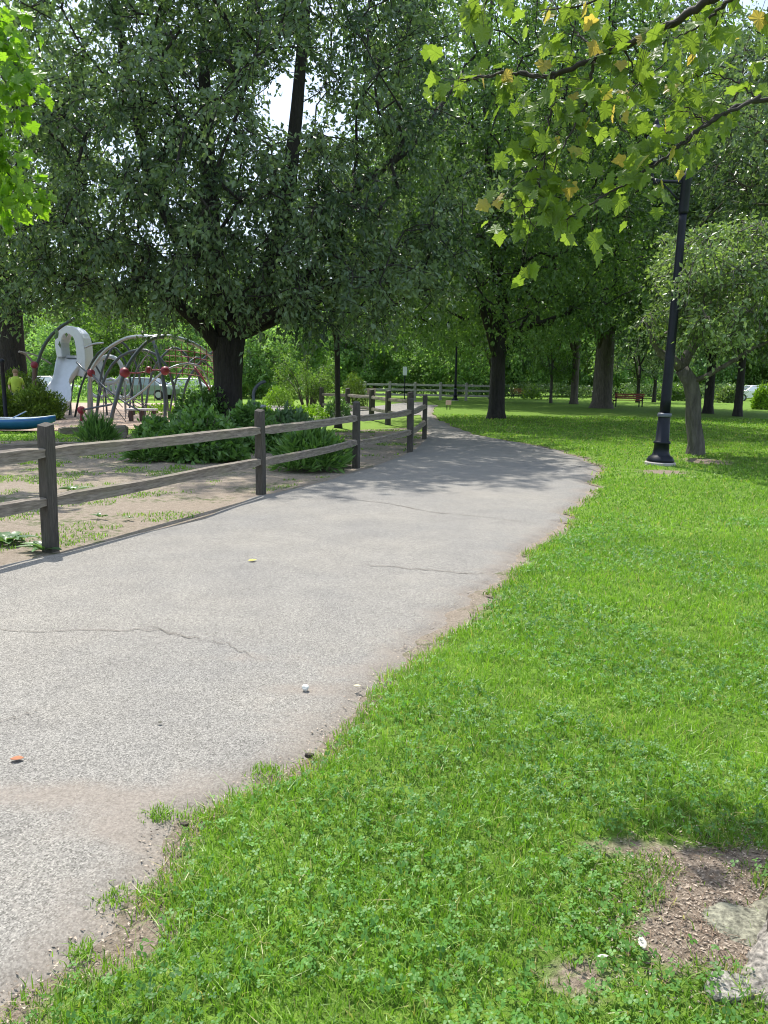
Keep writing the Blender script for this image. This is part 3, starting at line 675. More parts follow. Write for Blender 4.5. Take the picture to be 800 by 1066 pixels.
hosta('broad_leaved_weed', 'single weed sprouting behind the lower rail right of the nearest post', G(78, 512), .1, 12, .16, 3)
hosta('broad_leaved_weed', 'low weed on the dirt between the nearest post and the path', G(105, 540), .08, 9, .08, 4)
hosta('broad_leaved_weed', 'low weed lying flat near the middle of the dirt strip by the path', G(135, 541), .08, 8, .06, 5)

# hedge band far across the lawn
def hedge(label, p0, p1, D, h, seed, lm=M_yew):
    rg = np.random.default_rng(seed); a = P(p0, 430, D); b = P(p1, 430, D); ln = b[0] - a[0]; n = int(ln * h * 220)
    pos = np.stack([rg.uniform(0, ln, n), rg.uniform(-.6, .6, n), rg.random(n) ** .6 * h], 1); pos[:, 2] *= .85 + .25 * vnoise(pos[:, 0], pos[:, 1], .8, seed)
    V, Fc, T = leaves_arrays(pos, rg.normal(size=(n, 3)), .16, .5, rg)
    o = link('hedge', np_mesh('hedge', V, Fc, {'tint': T}), lm, None, (a[0], D, 0)); tag(o, label, 'hedge'); return o
hedge('long low dark hedge across the far lawn behind the small red bench', 515, 640, 66, 1.35, 7, M_leaf)
hedge('dark hedge far back at the right, behind the longer red bench', 645, 775, 68, 1.5, 8, M_leaf)
hedge('lighter hedge far beyond the parked cars at the left', -60, 330, 72, 2.4, 9, M_leaf_mid)
# woods behind everything
rg = np.random.default_rng(77); n = 42000
xx = rg.uniform(-110, 110, n); pos = np.stack([xx, 128 + rg.uniform(-4, 4, n), rg.random(n) ** .8 * (7 + 7 * vnoise(xx, xx * 0, .09, 3))], 1)
V, Fc, T = leaves_arrays(pos, rg.normal(size=(n, 3)), 1.1, .7, rg)
tag(link('woods', np_mesh('woods', V, Fc, {'tint': T}), M_leaf_mid), 'mass of far-off woodland closing the view', kind='stuff')

# ------------------------------------------------------------------ fences
def beam_between(mb, a, b, hz, th, seed, n=10):
    """weathered split rail: irregular section swept from a to b"""
    a = np.asarray(a, float); b = np.asarray(b, float); d = unit(b - a); s = unit(np.cross(d, [0, 0, 1])); u = np.cross(s, d); V = []
    for i in range(n + 1):
        t = i / n; c = a + (b - a) * t + u * .02 * (vnoise(t * 3, seed, 1, seed) - .5) - u * .015 * math.sin(math.pi * t)
        e = .62 if i in (0, n) else 1.0
        for (q, w_) in ((-.5, -.42), (.5, -.5), (.42, .0), (.5, .38), (.12, .52), (-.4, .45), (-.5, 0)):
            j = .9 + .22 * vnoise(t * 5, q * 7 + w_ * 3 + seed, 1, seed)
            V.append(c + s * th * q * j + u * hz * w_ * j * e)
    Fs = [(i * 7 + k, i * 7 + (k + 1) % 7, (i + 1) * 7 + (k + 1) % 7, (i + 1) * 7 + k) for i in range(n) for k in range(7)] + [tuple(range(6, -1, -1)), tuple(n * 7 + k for k in range(7))]
    return mb.add(V, Fs)
def rail_obj(root, a, b, hz, th, seed, mat=M_rail):
    a = np.asarray(a, float); b = np.asarray(b, float); d = b - a; L = np.linalg.norm(d)
    mb = MB(); beam_between(mb, (0, 0, 0), (L, 0, 0), hz, th, seed, 14)
    o = mb.build('rail', mat, root, smooth=False); ang = math.atan2(d[1], d[0]); pit = -math.asin(d[2] / L)
    o.location = tuple(a - np.array(root.location)); o.rotation_euler = (0, pit, ang); return o
def post_obj(root, p, w_, h, seed, rz=0, mat=M_post, lean=(0, 0)):
    rg = np.random.default_rng(seed); V = []; rows = 12
    for i in range(rows + 1):
        t = i / rows; z = -.1 + (h + .1) * t
        for k, (sx, sy) in enumerate(((-1, -.8), (-.8, -1), (.8, -1), (1, -.8), (1, .8), (.8, 1), (-.8, 1), (-1, .8))):
            j = 1 + .10 * (vnoise(t * 6, k * 1.3, 1, seed) - .5); top = .93 if i == rows else 1
            V.append((sx * w_ / 2 * j * top, sy * w_ / 2 * j * top, z + (.012 * (sx + .6 * sy) if i == rows else 0)))
    Fs = [(i * 8 + k, i * 8 + (k + 1) % 8, (i + 1) * 8 + (k + 1) % 8, (i + 1) * 8 + k) for i in range(rows) for k in range(8)] + [tuple(rows * 8 + k for k in range(8))]
    mb = MB(); mb.add([(z, x, y) for x, y, z in V], [tuple(f) for f in Fs])   # long axis along local x for the grain
    o = mb.build('post', mat, root); R_ = Matrix.Rotation(rz, 4, 'Z') @ Matrix.Rotation(lean[0], 4, 'Y') @ Matrix(((0, 1, 0, 0), (0, 0, 1, 0), (1, 0, 0, 0), (0, 0, 0, 1)))
    o.matrix_basis = Matrix.Translation(Vector(tuple(np.asarray(p) - np.array(root.location)))) @ R_; return o
FP = [G(53, 573), G(272, 514), G(371, 487), G(427, 471)]
d0 = FP[0] - FP[1]; FPm = FP[0] + d0 * .98 + np.array([-.25, 0, 0]); FP = [FPm + d0 * .98 + np.array([-.4, 0, 0]), FPm] + FP
# path turns: last short span to the gate post
FPe = G(442, 457)
fr = empty('split_rail_fence', FP[2]); tag(fr, 'weathered two-rail split rail fence along the near side of the asphalt path', 'fence')
allp = FP + [FPe]
for i, p in enumerate(allp):
    q = allp[min(i + 1, len(allp) - 1)] - allp[max(i - 1, 0)]; post_obj(fr, p, .112 if i < 5 else .12, 1.12 if i < 4 else 1.15, 100 + i, math.atan2(q[1], q[0]), lean=(rad(1.5) if i == 2 else rad(rng.uniform(-1, 1)), 0))
for i in range(len(allp) - 1):
    a, b = allp[i], allp[i + 1]
    j = [.0, .0, .02, -.01, .0, 0][i]
    rail_obj(fr, a + (0, 0, .86 + j), b + (0, 0, .87), .112, .085, 200 + i)
    rail_obj(fr, a + (0, 0, .43 + j), b + (0, 0, .45), .112, .085, 300 + i)
G2 = [G(427, 446), G(404, 441.5), G(387, 437), G(362, 433), G(335, 431)]
fr2 = empty('split_rail_fence', G2[1]); tag(fr2, 'sunlit weathered split rail fence along the side path beyond the near fence', 'fence')
for i, p in enumerate(G2): post_obj(fr2, p, .17, 1.15, 120 + i, .4)
for i in range(len(G2) - 1):
    for h_ in (.86, .42): rail_obj(fr2, G2[i] + (0, 0, h_), G2[i + 1] + (0, 0, h_), .12, .09, 400 + i)
M_palerail = wood_material('pale_fence_wood', (.22, .20, .18), (.5, .47, .43))
fa, fb = P(380, 430, 60), P(512, 430, 58)
fr3 = empty('rail_fence', (fa[0], fa[1], 0)); tag(fr3, 'distant pale three-rail fence crossing behind the second lamp post', 'fence')
nps = 6
FQ = [np.array([fa[0] + (fb[0] - fa[0]) * i / (nps - 1), fa[1] + (fb[1] - fa[1]) * i / (nps - 1), 0]) for i in range(nps)]
for i, p in enumerate(FQ): post_obj(fr3, p, .2, 1.35, 140 + i, 0, M_palerail)
for i in range(nps - 1):
    for h_ in (.4, .78, 1.16): rail_obj(fr3, FQ[i] + (0, 0, h_), FQ[i + 1] + (0, 0, h_), .15, .08, 500 + i, M_palerail)

# ------------------------------------------------------------------ lamp posts
M_glass = plain('frosted_glass', (.62, .64, .70), .25, 0, .05)
def lamp(label, loc, lean=0, group='black park lamp posts'):
    r = empty('street_lamp', loc); tag(r, label, 'street lamp', group); r.rotation_euler = (0, lean, 0)
    MB().lathe([(.27, -.05), (.275, .045), (.262, .06)], 28).build('footing', M_conc, r, smooth=False)
    MB().lathe([(.245, .06), (.248, .10), (.225, .125), (.215, .15), (.17, .175), (.155, .205), (.142, .24), (.133, .39), (.15, .395), (.155, .415), (.148, .435), (.122, .45), (.108, .86), (.105, .88)], 24).build('base', M_black, r, smooth=True)
    MB().lathe([(.116, .88), (.124, .90), (.124, .935), (.116, .955)], 24).build('collar', M_steel_blue, r, smooth=True)
    MB().lathe([(.095, .955), (.092, 1.2), (.078, 2.6), (.066, 4.3), (.066, 4.42)], 20).build('post', M_black, r, smooth=True)
    MB().lathe([(.075, 4.42), (.085, 4.46), (.085, 4.95), (.10, 4.98), (.09, 5.06), (.03, 5.12), (.02, 5.2)], 20).build('cap', M_black, r, smooth=True)
    MB().tube(curve([(0, 0, 4.93), (-.2, 0, 4.95), (-.45, 0, 4.95), (-.58, 0, 4.98), (-.60, 0, 5.1), (-.60, 0, 5.22)], 14), .028, 10).tube([(0, 0, 4.6), (-.18, 0, 4.72), (-.42, 0, 4.93)], .016, 8).lathe([(.05, 4.9), (.06, 4.94), (.03, 4.99)], 12, (-.52, 0, 0)).build('arm', M_black, r, smooth=True)
    ln = MB().lathe([(.05, 5.2), (.09, 5.23), (.09, 5.26)], 16, (-.6, 0, 0))
    for k in range(6):
        a = k * math.pi / 3; ln.tube([(-.6 + .1 * math.cos(a), .1 * math.sin(a), 5.25), (-.6 + .16 * math.cos(a), .16 * math.sin(a), 5.68)], .009, 5)
    ln.lathe([(.19, 5.68), (.2, 5.70), (.12, 5.80), (.05, 5.86), (.035, 5.93), (.01, 5.97)], 18, (-.6, 0, 0)); l = ln.build('lantern', M_black, r)
    MB().lathe([(.088, 5.262), (.148, 5.67)], 18, (-.6, 0, 0)).build('glass', M_glass, l, smooth=True)
    return r
M_steel_blue = plain('worn_collar_paint', (.10, .11, .14), .4, 0, .2)
lamp('nearest black lamp post, standing on the lawn in front of the crooked pale tree', G(687, 487) + (0, 0, .055), rad(1.0))
lp2 = lamp('black lamp post at the end of the path in front of the distant pale fence', G(474, 417.5))
lp3 = lamp('thin black lamp post standing on the far lawn between dark trunk and small red bench', G(534, 412.5))

# ------------------------------------------------------------------ benches
M_bench = plain('red_brown_slats', (.24, .035, .02), .6, 0, .2)
def bench(label, px_, py_, w_, rz):
    b = G(px_, py_); r = empty('park_bench', b, rz); tag(r, label, 'bench', 'red benches on the lawn')
    s = MB(); [s.box((0, -.2 + .13 * k, .45), (w_, .10, .04)) for k in range(4)]; s.build('seat', M_bench, r)
    s = MB(); [s.box((0, .28 + .02 * k, .58 + .12 * k), (w_, .035, .09)) for k in range(3)]; s.build('backrest', M_bench, r)
    for sx in (-1, 1):
        MB().box((sx * w_ * .45, -.2, .215), (.06, .06, .43)).box((sx * w_ * .45, .28, .42), (.06, .06, .84)).box((sx * w_ * .45, .03, .40), (.06, .5, .05)).box((sx * w_ * .45, 0, .64), (.06, .5, .04)).build('leg', M_black, r)
bench('small red bench far across the lawn beside the yellow-green sapling', 541, 414.5, 1.5, rad(15))
bench('longer red bench facing away beside the largest grey trunk', 653, 424, 1.9, rad(185))
# little marker by the path end
M_pink = plain('pale_pink_panel', (.72, .42, .44), .6, 0, .1)
q = G(467, 427); r = empty('low_marker', q); tag(r, 'small low marker with a pale pink top on dark legs at the path edge', 'marker')
MB().box((-.08, 0, .13), (.04, .05, .28)).box((.08, 0, .13), (.04, .05, .28)).build('leg', M_black, r); MB().box((0, 0, .38), (.28, .1, .22)).build('panel', M_pink, r, bevel=.01)
# sign on post
q = P(421, 430, 57); r = empty('sign_post', (q[0], q[1], 0)); tag(r, 'small white sign on a thin dark pole behind the distant fence', 'sign')
MB().tube([(0, 0, 0), (0, 0, 2.4)], .035, 8).build('pole', M_black, r); MB().box((0, -.05, 2.15), (.3, .02, .62)).build('panel', M_white, r, bevel=.005)
q = P(386.5, 430, 40); r = empty('notice_board', (q[0], q[1], 0)); tag(r, 'small beige notice board on two dark legs behind the sunlit fence', 'sign')
MB().box((0, 0, .92), (.45, .05, .32)).build('panel', plain('beige_board', (.45, .36, .30), .8), r, bevel=.005)
for sx in (-1, 1): MB().box((sx * .17, .05, .4), (.05, .05, .8)).build('leg', M_black, r)

# ------------------------------------------------------------------ playground
# white wave slide
def slide():
    D = 29.0; b = P(68, 430, D); b[2] = 0; r = empty('playground_slide', b); tag(r, 'tall white wavy slide with hooded top beside the clipped yew', 'slide')
    ctr = [(0.0, -1.1, .28), (.0, -.75, .32), (-.05, -.35, .75), (-.12, .05, 1.05), (-.05, .45, 1.55), (.08, .8, 2.05), (.05, 1.1, 2.3)]
    pts = curve(ctr, 26); V = []
    prof = [(-.50, .30), (-.49, .34), (-.44, .30), (-.36, .05), (-.18, -.02), (.18, -.02), (.36, .05), (.44, .30), (.49, .34), (.50, .30), (.42, -.03), (0, -.09), (-.42, -.03)]
    for i, p in enumerate(pts):
        t = i / 25; wv = 1.0 - .28 * math.exp(-((t - .52) / .16) ** 2) + .08 * math.sin(t * 9)
        for x, z in prof: V.append((p[0] + x * wv, p[1], p[2] + z))
    n = len(prof); Fs = [(i * n + k, i * n + (k + 1) % n, (i + 1) * n + (k + 1) % n, (i + 1) * n + k) for i in range(25) for k in range(n)] + [tuple(range(n - 1, -1, -1)), tuple(25 * n + k for k in range(n))]
    MB().add(V, Fs).build('chute', M_white, r, smooth=True)
    # hood: thick curved band arching over the entry and running down the right side
    hp = curve([(-.34, 1.0, 2.2), (-.37, 1.0, 2.75), (-.2, .98, 3.14), (.1, .98, 3.2), (.38, .98, 3.0), (.47, .98, 2.55), (.47, .98, 1.95), (.38, .98, 1.5)], 22); V = []
    for i, p in enumerate(hp):
        t = (hp[min(i + 1, 21)] - hp[max(i - 1, 0)]); t = t / np.linalg.norm(t); nn = np.array([-t[2], 0, t[0]]); k = .5 + .5 * min(1, i / 12)
        th = .03 + .14 * k
        for (a, yy) in ((-1, -.42), (1, -.42), (1, .42), (-1, .42)): V.append(p + nn * th * a + np.array([0, yy, 0]))
    MB().add(V, [(i * 4 + k, i * 4 + (k + 1) % 4, (i + 1) * 4 + (k + 1) % 4, (i + 1) * 4 + k) for i in range(21) for k in range(4)] + [(3, 2, 1, 0), (84, 85, 86, 87)]).build('hood', M_white, r, smooth=False, bevel=.03)
    for x in (-.35, .5): MB().tube([(x, 1.35, 0), (x, 1.35, 2.6)], .06, 10).build('support_post', M_steel, r)
    MB().box((.05, 1.35, 2.15), (1.1, .9, .08)).build('platform', M_bpole, r)
    st = MB(); [st.box((-.25, -.55 + k * .12, .52 + k * .1), (.16, .02, .02)) for k in range(4)]; st.build('grip_slots', M_black, r)
slide()
def ball(mb, c, r_, n=10):
    prof = [(max(.002, r_ * math.sin(math.pi * i / 8)), -r_ * math.cos(math.pi * i / 8)) for i in range(9)]; mb.lathe(prof, n, c); return mb
def climber():
    o = P(130, 430, 26.0); o[2] = 0; r = empty('arch_climber', o); tag(r, 'large climbing frame of steel arches with dark red ball joints and nets', 'climbing frame')
    def Q(x, y, D): return P(x, y, D) - o
    def arc(name, pts, rad_, mat): MB().tube(curve([Q(*p) for p in pts], 18), rad_, 8).build(name, mat, r, smooth=True)
    arc('arch', [(93, 440, 27.4), (93, 405, 27.2), (96, 385, 27), (106, 369, 26.8), (118, 359, 26.6), (135, 351, 26.4), (158, 350, 26.2)], .055, M_steel)
    arc('arch', [(115, 441, 25), (120, 420, 25), (130, 388, 25.3), (142, 368, 25.6), (158, 353, 26), (178, 350, 26.5)], .065, M_bpole)
    arc('arch', [(150, 352, 26), (168, 350, 26.3), (186, 352, 26.6), (206, 360, 27), (222, 374, 27.4), (234, 396, 27.8), (239, 430, 28)], .065, M_steel)
    arc('arch', [(158, 350, 27.5), (164, 368, 27.2), (169, 390, 27), (172, 415, 26.9), (172, 436, 26.8)], .06, M_bpole)
    arc('arch', [(100, 438, 28.4), (106, 402, 28.3), (122, 374, 28.2), (148, 364, 28.1), (170, 376, 28.1), (181, 402, 28.2), (184, 432, 28.3)], .05, M_bpole)
    arc('arch', [(188, 430, 29), (195, 398, 29), (212, 374, 29), (232, 362, 29), (250, 358, 29.2)], .05, M_bpole)
    arc('arch', [(78, 436, 29), (84, 405, 29), (92, 385, 29), (104, 366, 29), (120, 362, 29), (132, 380, 29), (138, 410, 29), (140, 432, 29)], .04, M_gpole)
    for (x0, x1, yt, D_, r_) in ((72, 112, 372, 30, .035), (100, 150, 356, 29.5, .045), (134, 176, 370, 29, .035), (150, 214, 362, 28.6, .045), (176, 236, 372, 28.2, .035)):
        arc('arch', [(x0, 436, D_), (x0 + (x1 - x0) * .12, (yt + 436) / 2 - 8, D_), (x0 + (x1 - x0) * .32, yt + 8, D_), ((x0 + x1) / 2, yt, D_ + .3), (x0 + (x1 - x0) * .7, yt + 9, D_ + .5), (x0 + (x1 - x0) * .9, (yt + 436) / 2 - 6, D_ + .6), (x1, 434, D_ + .7)], r_, M_bpole)
    arc('bar', [(130, 420, 26), (142, 412, 26), (152, 404, 26), (164, 392, 26), (172, 386, 26), (186, 380, 26.2), (200, 379, 26.4), (212, 386, 26.6), (222, 410, 26.8)], .035, M_steel)
    arc('bar', [(95, 388, 27), (106, 400, 26.6), (118, 410, 26.3), (132, 420, 26), (146, 428, 25.8)], .03, M_bpole)
    arc('bar', [(85, 427, 26.3), (100, 424, 26), (116, 421, 25.6)], .035, M_bpole)
    arc('bar', [(95, 388, 27), (88, 385, 27.4), (80, 377, 27.8)], .035, M_bpole)
    arc('bar', [(172, 386, 26), (160, 385, 26.2), (146, 388, 26), (130, 388, 25.3)], .025, M_red)
    arc('bar', [(203, 382, 26.2), (212, 395, 26), (222, 412, 25.8)], .03, M_red)
    arc('bar', [(88, 362, 27), (98, 358, 27), (108, 357, 27)], .035, M_steel)
    for (x, y, D, s) in ((95, 388, 27, .14), (130, 388, 25.3, .17), (172, 386, 26, .15), (155, 385, 26.2, .12), (85, 427, 26.3, .14)): ball(MB(), Q(x, y, D), s).build('ball_joint', M_red, r, smooth=True)
    MB().tube([Q(85, 427, 26.3), Q(85, 436, 26.3) * np.array([1, 1, 0])], .05, 8).build('foot', M_red, r)
    nt_ = MB(); rg = np.random.default_rng(3)
    for k in range(9):
        x = 176 + k * 6.5; nt_.tube([Q(x, 356 + abs(k - 3) * 1.6, 26.8), Q(x + 1.5, 392, 26.6)], .012, 4)
    for k in range(5): nt_.tube(curve([Q(172, 364 + k * 6, 26.8), Q(200, 366 + k * 6, 26.7), Q(229, 372 + k * 6, 26.8)], 6), .012, 4)
    nt_.build('net', M_red, r)
    nt2 = MB()
    for k in range(7):
        nt2.tube([Q(100 + k * 6, 404 + k * 1.5, 26.5), Q(112 + k * 8, 424, 26.2)], .016, 4); nt2.tube([Q(142 + k * 4, 372 + k * 1, 26), Q(126 + k * 7, 418, 26)], .011, 4)
    for (x0, y0, x1, y1) in ((108, 403, 108, 434), (131, 408, 131, 436), (97, 392, 132, 440), (146, 362, 158, 378), (158, 362, 146, 380)): nt2.tube([Q(x0, y0, 26.2), Q(x1, y1, 26.2)], .014, 4)
    nt2.build('net', M_rope, r)
climber()
def green_arch():
    o = P(40, 430, 27.5); o[2] = 0; r = empty('arch_climber', o); tag(r, 'dark green curved pole climber left of the slide with red joint on a brown post', 'climbing frame')
    Q = lambda x, y, D: P(x, y, D) - o
    MB().tube(curve([Q(34, 432, 27.5), Q(36, 400, 27.5), (Q(40, 376, 27.5)), Q(48, 357, 27.5), Q(60, 343, 27.6), Q(78, 331, 27.8)], 20), .06, 8).build('arch', M_gpole, r, smooth=True)
    ball(MB(), Q(36, 380, 27.4), .13).build('ball_joint', M_red, r, smooth=True)
    MB().tube([Q(36, 381, 27.4), Q(36, 440, 27.4) * np.array([1, 1, 0])], .07, 8).build('post', plain('brown_post', (.12, .07, .06), .6), r)
    MB().tube(curve([Q(20, 366, 27), Q(27, 369, 27.2), Q(35, 378, 27.4)], 8), .04, 6).tube(curve([Q(22, 366, 28), Q(38, 370, 28.2), Q(54, 379, 28.4)], 8), .03, 6).build('bar', M_rope, r)
green_arch()
def ring_panel():
    o = P(112, 430, 33); o[2] = 0; r = empty('ring_climber', o); tag(r, 'pale grey play panel with round openings behind the red-jointed climbing frame', 'play panel')
    Q = lambda x, y: P(x, y, 33) - o
    for (cx, cy, R_, th) in ((114, 385, .55, .09), (103, 403, .42, .07), (128, 404, .40, .07), (116, 402, .3, .06)):
        c = Q(cx, cy); MB().tube([c + np.array([math.cos(a) * R_, 0, math.sin(a) * R_]) for a in np.linspace(0, 2 * math.pi, 25)], th, 8, False).build('ring', M_steel_pale, r, smooth=True)
    MB().box(Q(104, 386), (.3, .1, 1.0)).build('panel', M_steel_pale, r, bevel=.02)
    for x in (-.75, .75): MB().tube([(x, .1, 0), (x, .1, 2.0)], .05, 8).build('post', M_steel, r)
M_steel_pale = plain('pale_grey_plastic', (.45, .48, .50), .5, 0, .08)
ring_panel()
# low bench in the playground
b = G(148, 438.5); r = empty('low_bench', b, rad(4)); tag(r, 'low white-topped bench on brown legs in the playground woodchips', 'bench')
MB().box((0, 0, .40), (1.05, .36, .06)).build('seat', plain('bench_top', (.6, .57, .58), .7), r, bevel=.01)
for x in (-.36, .0, .42): MB().box((x, 0, .185), (.1, .26, .37)).build('leg', plain('bench_leg', (.09, .055, .05), .7), r, bevel=.006)
# blue boat
def boat():
    b = G(2, 449.5); r = empty('play_boat', (b[0] - .25, b[1] + .3, 0), rad(3)); r.scale = (1, 1, .72); tag(r, 'blue boat-shaped play feature with pale rim at the left edge', 'boat')
    L = 1.55; V = []; n = 16; m = 9
    for i in range(n + 1):
        t = -1 + 2 * i / n; w_ = .42 * (1 - abs(t) ** 2.4) + .01; k = .03 + .14 * abs(t) ** 3
        for j in range(m): a = math.pi * j / (m - 1); V.append((t * L, -w_ * math.cos(a), .44 + k - .40 * math.sin(a) * (1 - .5 * abs(t) ** 4)))
    hull = MB().add(V, [(i * m + j, (i + 1) * m + j, (i + 1) * m + j + 1, i * m + j + 1) for i in range(n) for j in range(m - 1)]).build('hull', plain('blue_hull', (.02, .12, .36), .4, 0, .1), r, smooth=True)
    sm = hull.modifiers.new('thick', 'SOLIDIFY'); sm.thickness = .03
    for s in (0, m - 1): MB().tube([V[i * m + s] for i in range(n + 1)], .028, 6).build('gunwale', plain('pale_rim', (.5, .58, .62), .5), r, smooth=True)
    MB().tube([(.3, 0, .42), (.75, .1, .75)], .02, 6).build('oar', M_steel_pale, r)
    MB().box((0, 0, .40), (.25, .72, .03)).build('seat', M_rail, r)
boat()
# timber edging
def timber(label, a, b, s, h=.0):
    a, b = G(*a), G(*b); r = empty('timber_edging', a); tag(r, label, 'timber', 'timber edging of the playground'); rail_obj(r, a + (0, 0, s / 2), b + (0, 0, s / 2), s, s, int(a[0] * 10) % 50 + 60)
    return r
timber('long grey timber lying across the dirt behind the nearest fence post', (-60, 470), (92, 466), .14)
timber('grey timber edging in front of the woodchips behind the strap-leaved clump', (62, 452), (133, 450), .2)
timber('short timber end piece standing by the left end of the shrub bed', (113, 455), (133, 455), .3)
# black bollard behind yew
q = P(6, 430, 26); r = empty('bollard', (q[0], q[1], 0)); tag(r, 'tall black post standing among the yews by the left trunk', 'post')
MB().lathe([(.1, 0), (.1, .08), (.065, .12), (.065, 1.9), (.08, 1.92), (.08, 2.0), (.03, 2.05)], 14).build('shaft', M_black, r, smooth=True)
# water spout behind second post
q = P(266, 430, 19.0); r = empty('drinking_fountain', (q[0], q[1], 0)); tag(r, 'drinking fountain with curved grey spout rising behind the second fence post', 'fountain')
MB().tube([(0, 0, 0), (0, 0, .78)], .09, 10).build('pedestal', plain('fountain_brown', (.14, .09, .07), .7), r)
MB().lathe([(.12, .78), (.26, .84), (.28, .88), (.2, .89)], 18).build('basin', M_steel_pale, r, smooth=True)
MB().tube(curve([(-.02, 0, .88), (-.04, 0, 1.1), (.0, 0, 1.27), (.12, 0, 1.4), (.26, 0, 1.46)], 14), .04, 8).build('spout', M_bpole, r, smooth=True)

# ------------------------------------------------------------------ cars
M_carglass = plain('car_glass', (.03, .04, .05), .08, 0, .1)
M_tyre = plain('tyre_rubber', (.02, .02, .02), .8)
def car(label, pxx, D, col, rz, zo=0):
    b = P(pxx, 430, D); r = empty('parked_car', (b[0], b[1], 0), rz); tag(r, label, 'car', 'cars parked beyond the park'); paint = plain('car_paint', col, .25, .1, .03)
    side_ = [(-2.2, .35), (-2.25, .7), (-2.1, .92), (-1.5, 1.0), (-.85, 1.42), (.5, 1.45), (1.15, .98), (2.0, .86), (2.25, .62), (2.2, .32)]
    V = []; 
    for yy, k in ((-.88, 1), (-.80, 1.0), (.80, 1.0), (.88, 1)):
        for x, z in side_: V.append((x, yy * (1 if z < 1.05 else .78), z - (0.03 if abs(yy) > .85 else 0)))
    n = len(side_); MB().add(V, [(i * n + k, i * n + (k + 1) % n, (i + 1) * n + (k + 1) % n, (i + 1) * n + k) for i in range(3) for k in range(n)] + [tuple(range(n - 1, -1, -1)), tuple(3 * n + k for k in range(n))]).build('body', paint, r, bevel=.04)
    for s in (-1, 1):
        MB().add([(-1.3, s * .80, 1.03), (.95, s * .80, 1.03), (.45, s * .705, 1.38), (-.8, s * .705, 1.38)], [(0, 1, 2, 3) if s < 0 else (3, 2, 1, 0)]).build('side_window', M_carglass, r)
        for x in (-1.4, 1.4):
            w_ = MB(); w_.tube([(x, s * .70, .33), (x, s * .90, .33)], .33, 18); wo = w_.build('wheel', M_tyre, r); MB().tube([(x, s * .89, .33), (x, s * .915, .33)], .2, 12).build('rim', M_steel, wo)
    MB().add([(1.13, -.7, 1.03), (1.13, .7, 1.03), (.56, .62, 1.42), (.56, -.62, 1.42)], [(0, 1, 2, 3)]).build('windscreen', M_carglass, r)
    MB().add([(-1.52, -.7, 1.04), (-1.52, .7, 1.04), (-.93, .62, 1.40), (-.93, -.62, 1.40)], [(3, 2, 1, 0)]).build('rear_window', M_carglass, r)
    for s in (-1, 1): MB().box((2.2, s * .6, .66), (.06, .3, .13)).build('headlight', M_white, r)
car('pale blue-white parked car glimpsed at the far left past the black post', 0, 50, (.5, .58, .68), rad(8))
car('white parked car glimpsed behind the yew and the slide', 50, 54, (.75, .75, .75), rad(5))
car('pale green-grey parked car seen through the middle of the climbing frame', 150, 52, (.20, .25, .25), rad(175))
car('white parked car seen under the big climbing arch left of the dark trunk', 200, 55, (.72, .73, .75), rad(4))
car('dark red parked car just right of the big dark trunk, behind the water spout', 268, 64, (.16, .035, .035), rad(2))
car('white parked car beyond the lawn near the yellow-green plant at the right edge', 782, 72, (.78, .76, .78), rad(185))

